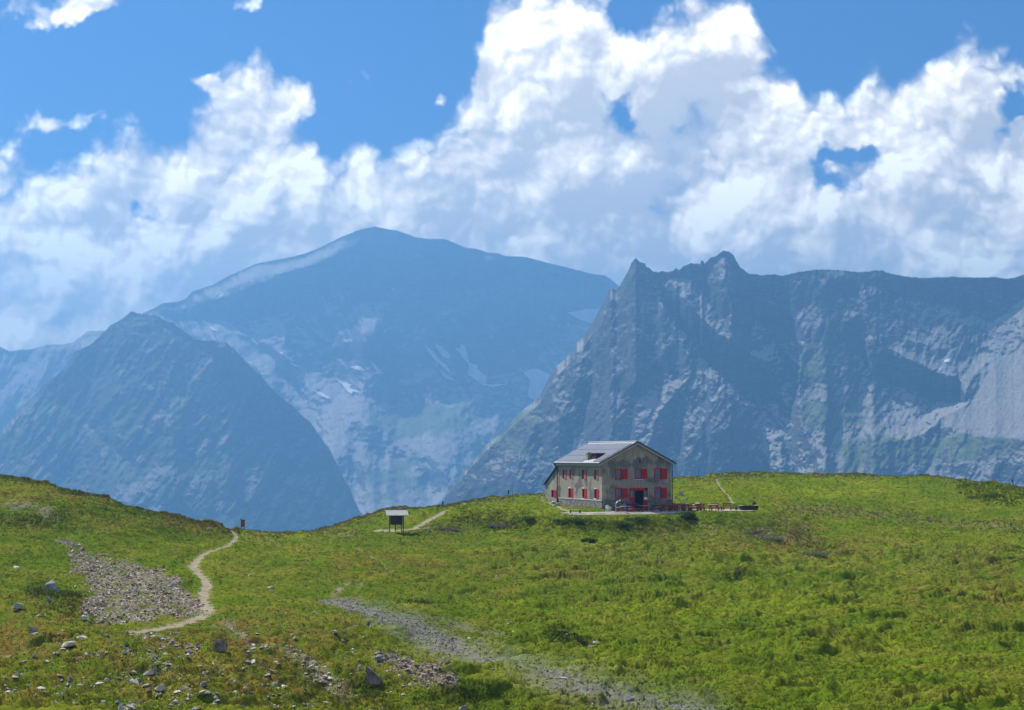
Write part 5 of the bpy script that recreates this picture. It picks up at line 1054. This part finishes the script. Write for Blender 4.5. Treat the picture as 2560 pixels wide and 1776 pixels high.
def hull(seed, flat, n=16, lean=0.):
    g = np.random.default_rng(seed); p = g.normal(0, 1, (n, 3)); p /= np.linalg.norm(p, axis=1)[:, None]; p *= g.uniform(.75, 1.0, (n, 1)); p[:, 2] = np.where(p[:, 2] < -.35, -.35, p[:, 2])
    p[:, 0] += lean * p[:, 2]; p[:, 0] -= p[:, 0].mean()
    bm = bmesh.new(); [bm.verts.new(q) for q in p]; r = bmesh.ops.convex_hull(bm, input=bm.verts[:]); bmesh.ops.delete(bm, geom=list({v for v in r['geom_interior'] if isinstance(v, bmesh.types.BMVert)}), context='VERTS')
    bmesh.ops.recalc_face_normals(bm, faces=bm.faces[:]); me = bpy.data.meshes.new('boulder'); bm.to_mesh(me); bm.free()
    co = np.array([v.co for v in me.vertices]); co[:, 0] /= np.ptp(co[:, 0]); co[:, 1] /= np.ptp(co[:, 1]) / .85; co[:, 2] = (co[:, 2] - co[:, 2].min()) / np.ptp(co[:, 2])
    me.vertices.foreach_set('co', co.astype(np.float32).ravel()); me.update(); return me
def build_stones():
    protos = {}
    for m in (PALE, GREY, DARKS):
        for i in range(6):
            me = hull(900 + i, 1, 13 + i * 2, (i % 3 - 1) * .35); me.materials.append(m); protos[(m.name, i)] = me
    B = [  # px, py of the foot, width and height in pixels, material, shape, label
        (131, 1492, 38, 34, GREY, 0, 'large grey leaning slab in the green hollow below the scree'), (45, 1536, 34, 15, PALE, 1, 'broad white slab at the left edge of the brown turf'), (80, 1594, 26, 19, DARKS, 2, 'rounded dark boulder on the brown turf at the left'),
        (44, 1428, 24, 8, PALE, 3, 'flat white slab on green turf above the hollow, far left'), (552, 1670, 42, 28, DARKS, 4, 'squat dark boulder with a pale top, standing alone in the turf'), (375, 1688, 44, 17, GREY, 5, 'wedge of grey rock with a pale top, left of the squat dark boulder'),
        (433, 1597, 42, 9, PALE, 1, 'long flat pale slab just below the footpath'), (170, 1643, 46, 14, PALE, 3, 'longest pale slab of the slabs beside the faint lower path'), (130, 1624, 30, 9, PALE, 0, 'flat pale slab between the faint lower path and the longest slab'), (205, 1630, 34, 9, PALE, 2, 'flat pale slab at the right end of the slabs by the faint path'),
        (182, 1620, 22, 9, PALE, 4, 'small pale slab behind the slabs by the faint path'), (372, 1555, 17, 10, PALE, 5, 'small tilted pale slab above the footpath bend'), (302, 1766, 17, 20, PALE, 2, 'upright egg shaped white stone near the bottom of the meadow'), (508, 1724, 28, 15, GREY, 3, 'rounded grey boulder right of the white stone cluster'),
        (340, 1704, 22, 18, PALE, 1, 'steep pale stone below the wedge of grey rock'), (266, 1697, 16, 11, PALE, 0, 'cream stone in the turf left of the steep pale stone'), (178, 1693, 19, 14, DARKS, 5, 'dark stone with a pale top among small stones, lower left'), (555, 1691, 28, 12, PALE, 4, 'low pale stone below the squat dark boulder'),
        (475, 1622, 22, 10, GREY, 2, 'dark flat stone at the right end of the small scree strip'), (472, 1654, 24, 11, GREY, 1, 'grey flat stone below the small scree strip'), (211, 1547, 19, 11, PALE, 3, 'pale stone at the foot of the green hollow'), (305, 1555, 17, 7, GREY, 0, 'grey slab in the scree edge above the footpath'),
        (435, 1471, 18, 11, PALE, 4, 'white stone on the scree beside the footpath'), (120, 1528, 14, 16, GREY, 2, 'upright grey stone deep in the green hollow'), (771, 1582, 14, 10, DARKS, 1, 'dark stone above a white one, right of the stony strip'), (770, 1597, 15, 8, PALE, 0, 'white stone just under the dark stone, right of the stony strip'),
        (677, 1470, 20, 7, PALE, 5, 'white slab in the green slope right of the footpath'), (625, 1446, 15, 5, PALE, 3, 'small white slab higher on the slope right of the footpath'), (1222, 1666, 30, 22, GREY, 4, 'grey pointed boulder beside the gravel wash'), (937, 1712, 44, 46, DARKS, 5, 'biggest dark boulder, leaning, beside the reddish scree'),
        (1571, 1752, 34, 18, GREY, 4, 'grey pyramid shaped rock at the bottom of the gravel wash'), (1599, 1746, 9, 7, DARKS, 2, 'small dark stone right of the pyramid shaped rock'), (1446, 1690, 10, 8, DARKS, 1, 'small round dark stone on the gravel wash'), (1275, 1570, 15, 8, PALE, 2, 'white stone alone in the green meadow above the gravel wash'),
        (1415, 1620, 12, 5, PALE, 3, 'white stone at the left end of the dark grassy dip'), (1489, 1632, 16, 5, PALE, 0, 'flat white stone right of the dark grassy dip'), (1478, 1651, 17, 8, PALE, 4, 'white stone with a dark side below the dark grassy dip'), (950, 1648, 24, 19, GREY, 0, 'grey boulder above the biggest dark boulder'), (981, 1637, 17, 9, GREY, 3, 'grey flat stone right of the grey boulder'),
        (930, 1620, 22, 9, DARKS, 1, 'dark slab above the grey boulder'), (953, 1626, 12, 11, PALE, 2, 'small pale stone between the dark slab and the grey boulder'), (1093, 1650, 16, 10, PALE, 5, 'pale rounded stone on the turf above the reddish scree'), (900, 1662, 14, 12, GREY, 4, 'grey stone left of the grey boulder, upper of two'), (898, 1686, 14, 16, PALE, 3, 'pale stone with lichen left of the biggest dark boulder'),
        (921, 1570, 11, 8, DARKS, 2, 'small dark stone on the lower edge of the grey gravel bed'), (891, 1511, 11, 7, PALE, 1, 'small pale stone at the upper end of the grey gravel bed'), (1241, 1450, 10, 11, PALE, 0, 'small cream stone standing in the middle of the meadow'), (1408, 1712, 25, 5, PALE, 1, 'thin flat white slab on the gravel wash'), (1190, 1669, 20, 7, PALE, 3, 'low pale slab left of the grey pointed boulder'),
        (400, 1726, 30, 14, PALE, 2, 'largest pale stone of the white stone cluster at the bottom'), (378, 1714, 16, 9, PALE, 4, 'pale stone at the upper left of the white stone cluster'), (426, 1768, 20, 14, GREY, 5, 'grey block below the white stone cluster'), (440, 1752, 18, 9, PALE, 0, 'pale slab below the white stone cluster, beside the grey block'), (262, 1746, 20, 12, GREY, 3, 'grey stone left of the egg shaped white stone'),
        (640, 1748, 30, 12, PALE, 1, 'pale slab pile at the bottom, below the reddish stony strip'), (1158, 1770, 26, 13, GREY, 2, 'grey stone at the bottom below the reddish scree'),
        (1369, 1248, 12, 5, PALE, 1, 'pale rock slab nearest the lean-to of the hut'), (1377, 1253, 13, 5, PALE, 3, 'pale rock slab in the middle of three left of the hut'), (1384, 1259, 15, 6, PALE, 0, 'lowest and widest pale rock slab left of the hut'), (1703, 1243, 13, 12, PALE, 4, 'white rock leaning by the right corner of the hut'), (1690, 1250, 10, 8, PALE, 2, 'low white rock at the foot of the hut by its right corner'), (1713, 1252, 12, 6, GREY, 5, 'grey rock right of the white leaning rock by the hut'),
        (1816, 1241, 6, 4, PALE, 2, 'small white stone on the dirt track above the terrace')]
    px = np.array([b[0] for b in B]); py = np.array([b[1] for b in B]); P = ground_at(px, py)
    for i, (x, y, w, h, m, sh, lab) in enumerate(B):
        D = P[i, 1]; o = link('boulder' if w > 20 else 'stone', protos[(m.name, sh)]); o.location = P[i] - np.array([0, 0, .06 * h * D / F])
        o.rotation_euler = (R(random.uniform(-6, 6)), R(random.uniform(-8, 8)), random.choice((0, math.pi)) + R(random.uniform(-25, 25))); W_ = .88 * w * D / F
        o.scale = (W_, W_ * random.uniform(.8, 1.1), max(h * D / F * 1.1, .05)); tag(o, lab, 'boulder' if w > 20 else 'stone')
    # the many small stones
    n = 0; S = []
    regs = [((0, 1600, 330, 1776), 55), ((300, 1660, 620, 1776), 62), ((560, 1560, 900, 1700), 26), ((880, 1600, 1000, 1776), 20), ((1000, 1640, 1400, 1776), 26), ((1080, 1560, 1300, 1640), 12), ((1300, 1680, 1760, 1776), 12), ((60, 1430, 200, 1550), 16), ((820, 1490, 960, 1580), 6), ((1360, 1246, 1500, 1268), 6)]
    for (x0, y0, x1, y1), c in regs:
        for _ in range(c):
            a, b = random.random(), random.random() ** .8; S.append((x0 + (x1 - x0) * a, y0 + (y1 - y0) * b))
    P = ground_at([s[0] for s in S], [s[1] for s in S])
    for i, p in enumerate(P):
        w = min(4.0 + random.expovariate(1 / 3.2), 15) * p[1] / F; m = random.choice((PALE, PALE, PALE, GREY)); o = link('stone', protos[(m.name, random.randrange(6))]); o.location = p - np.array([0, 0, .03 * w])
        o.rotation_euler = (R(random.uniform(-15, 15)), R(random.uniform(-15, 15)), random.uniform(0, 6.28)); o.scale = (w, w * random.uniform(.6, 1), w * random.uniform(.25, .6)); tag(o, 'small stone, one of many scattered over the turf and gravel', 'stone', 'small stones scattered on the meadow')
def chips(name, polys, n, s0, s1, cols, lab, strewn=False):
    """stone rubble too small and too many to count"""
    X, Y = [], []
    for P in polys:
        pa = np.array(P); k = n * 4 // len(polys); x = rng.uniform(pa[:, 0].min() - 12, pa[:, 0].max() + 12, k); y = rng.uniform(pa[:, 1].min() - 6, pa[:, 1].max() + 6, k)
        X.append(x); Y.append(y)
    X = np.concatenate(X); Y = np.concatenate(Y); k = masks(X, Y); key = np.clip(smooth(-.2, .5, fbm(X / 60, Y / 20, 3, 901)), 0, 1) if strewn else (k['scree'] if 'scree' in name else k['gravel'])
    s = rng.random(len(X)) < key ** 1.3 * .9; X, Y = X[s][:n], Y[s][:n]; P = ground_at(X, Y); n = len(P)
    oc = np.array([(1, 0, 0), (0, 1, 0), (-1, 0, 0), (0, -1, 0), (0, 0, 1), (0, 0, -1)], float)
    V = oc[None] * rng.uniform(.6, 1.2, (n, 6, 1)) + rng.normal(0, .2, (n, 6, 3)); sz = s0 * (s1 / s0) ** (rng.random(n) ** 2.2); V *= (sz[:, None] * rng.uniform(.5, 1, (n, 3)) * np.array([1, 1, .55]))[:, None]
    a = rng.uniform(0, 6.28, n); ca, sa = np.cos(a), np.sin(a); t = rng.normal(0, .35, n); x, y, z = V[..., 0].copy(), V[..., 1].copy(), V[..., 2].copy()
    z2 = z + x * t[:, None]; V[..., 0] = x * ca[:, None] - y * sa[:, None]; V[..., 1] = x * sa[:, None] + y * ca[:, None]; V[..., 2] = z2; V += P[:, None]; V[..., 2] += (sz * .15)[:, None]
    f = np.array([(0, 1, 4), (1, 2, 4), (2, 3, 4), (3, 0, 4), (1, 0, 5), (2, 1, 5), (3, 2, 5), (0, 3, 5)]); Fa = (np.arange(n)[:, None, None] * 6 + f[None]).reshape(-1, 3)
    cc = np.array(cols)[rng.integers(0, len(cols), n)] * rng.uniform(.6, 1.35, (n, 1)); o = link(name, mesh_np(name, V.reshape(-1, 3), Fa, False, {'col': np.repeat(cc, 6, 0)}), CHIP); tag(o, lab, 'scree' if 'scree' in name else 'gravel', kind='stuff')
CHIP = mat_attr('stone_chip', var=.25, scale=6)
build_stones()
SC = [(.37, .30, .23), (.43, .36, .29), (.24, .19, .145), (.33, .255, .195), (.56, .52, .44)]
chips('scree', [[(150, 1350), (512, 1552)]], 20000, .03, .26, SC, 'sunlit slope of loose stone slabs beside the footpath')
chips('scree', [[(950, 1636), (1150, 1738)]], 3500, .04, .28, [(.30, .24, .20), (.24, .19, .16), (.36, .31, .26)], 'reddish brown patch of scree beside the biggest dark boulder')
chips('scree', [[(300, 1585), (500, 1655)], [(560, 1556), (860, 1735)]], 6500, .04, .26, SC, 'thin strips of loose stones running through the lower turf')
chips('gravel', [[(800, 1496), (1130, 1625)], [(1100, 1600), (1760, 1800)]], 9000, .03, .14, [(.17, .163, .15), (.23, .22, .205), (.125, .12, .112)], 'grey gravel wash running down through the meadow')

chips('gravel', [[(0, 1600), (420, 1776)], [(300, 1650), (700, 1776)], [(560, 1550), (1000, 1776)]], 2400, .05, .30, [(.42, .40, .34), (.55, .53, .47), (.30, .28, .25)], 'pale pebbles strewn over the lower turf', True)

# ------------------------------------------------------------------ shrubs on the bank
def shrub_leaves(r, h, c, o, i):
    g = np.random.default_rng(i + 50); n = 1500; k = 9
    cen = np.stack([g.normal(0, .55 * r, k), g.normal(0, .45 * r, k), g.uniform(0, .35 * h, k)], 1); rad = g.uniform(.35, .8, k); w = g.integers(0, k, n)
    p = g.normal(0, .5, (n, 3)); p = cen[w] + p * rad[w][:, None] * np.array([.75 * r, .75 * r, .8 * h]); p[:, 2] = np.abs(p[:, 2])
    u = g.normal(0, 1, (n, 3)); u /= np.linalg.norm(u, axis=1)[:, None]; q = np.cross(u, g.normal(0, 1, (n, 3))); q /= np.linalg.norm(q, axis=1)[:, None]; s = .10 * g.uniform(.5, 1.5, (n, 1))
    V = np.stack([p - u * s, p + q * s * .45, p + u * s, p - q * s * .45], 1); cc = np.repeat(np.array(c)[None] * g.uniform(.7, 1.9, (n, 1)), 4, 0)
    return link('foliage', mesh_np('foliage', V.reshape(-1, 3), np.arange(n * 4).reshape(-1, 4), False, {'col': cc}), LEAF, o)
def build_shrubs():
    S = [(1935, 1352, 2.3, .8, (.15, .16, .09), 'grey green thistle bush on the slope right of the terrace'), (1895, 1338, 1.5, .6, (.16, .155, .08), 'smaller grey green bush left of the thistle bush'), (2035, 1400, 1.8, .5, (.13, .145, .07), 'low grey green bush further down the slope from the thistle bush'),
         (1250, 1318, 1.5, .7, (.13, .125, .095), 'pale twiggy bush on the bank left of the hut'), (1122, 1326, 1.4, .7, (.12, .115, .075), 'pale dry bush beside the track below the earth bank'), (1430, 1308, 1.2, .6, (.045, .075, .014), 'dark green bush below the left end of the terrace'),
         (1600, 1302, 1.3, .7, (.040, .070, .012), 'dark green bush below the red bench before the door'), (1720, 1300, 1.1, .8, (.040, .070, .014), 'dark green bush below the red picnic tables'), (1560, 1318, 1.6, .6, (.055, .09, .012), 'mid green bush lowest on the bank below the door'), (1330, 1305, 1.4, .6, (.055, .09, .014), 'mid green bush on the bank left of the terrace'),
         (1480, 1362, 1.0, .4, (.045, .07, .014), 'small dark bush far below the chair on the slope'), (2440, 1246, 2.0, .7, (.045, .075, .012), 'leafy plant clump near the skyline at the right, left one'), (2500, 1250, 2.2, .7, (.05, .08, .014), 'leafy plant clump near the skyline at the right, right one')]
    for i, (px, py, r, h, c, lab) in enumerate(S):
        o = thing('shrub', lab, 'shrub', gpt(px, py), random.uniform(0, 6), 'shrubs on the slopes around the hut'); shrub_leaves(r, h, c, o, i)
        st = MB(); [st.tube([(0, 0, -.1), (random.uniform(-.3, .3) * r, random.uniform(-.3, .3) * r, h * .6)], .02, 5) for _ in range(5)]; st.build('stem', M['darkwood'], o)
build_shrubs()

# ------------------------------------------------------------------ air
def build_haze():
    b = MB().box(-6400, 6400, -80, 10300, -445, 1130)
    o = b.build('haze', None); m = bpy.data.materials.new('haze'); m.use_nodes = True; nt = m.node_tree; nt.nodes.clear()
    v = nt.nodes.new('ShaderNodeVolumePrincipled'); v.inputs['Color'].default_value = HAZE_COL; v.inputs['Density'].default_value = HAZE; v.inputs['Anisotropy'].default_value = .3
    out = nt.nodes.new('ShaderNodeOutputMaterial'); nt.links.new(v.outputs[0], out.inputs['Volume'])
    o.data.materials.append(m); tag(o, kind='stuff')
HAZE, HAZE_COL = 2.05e-4, (.20, .52, 1, 1)
build_haze()
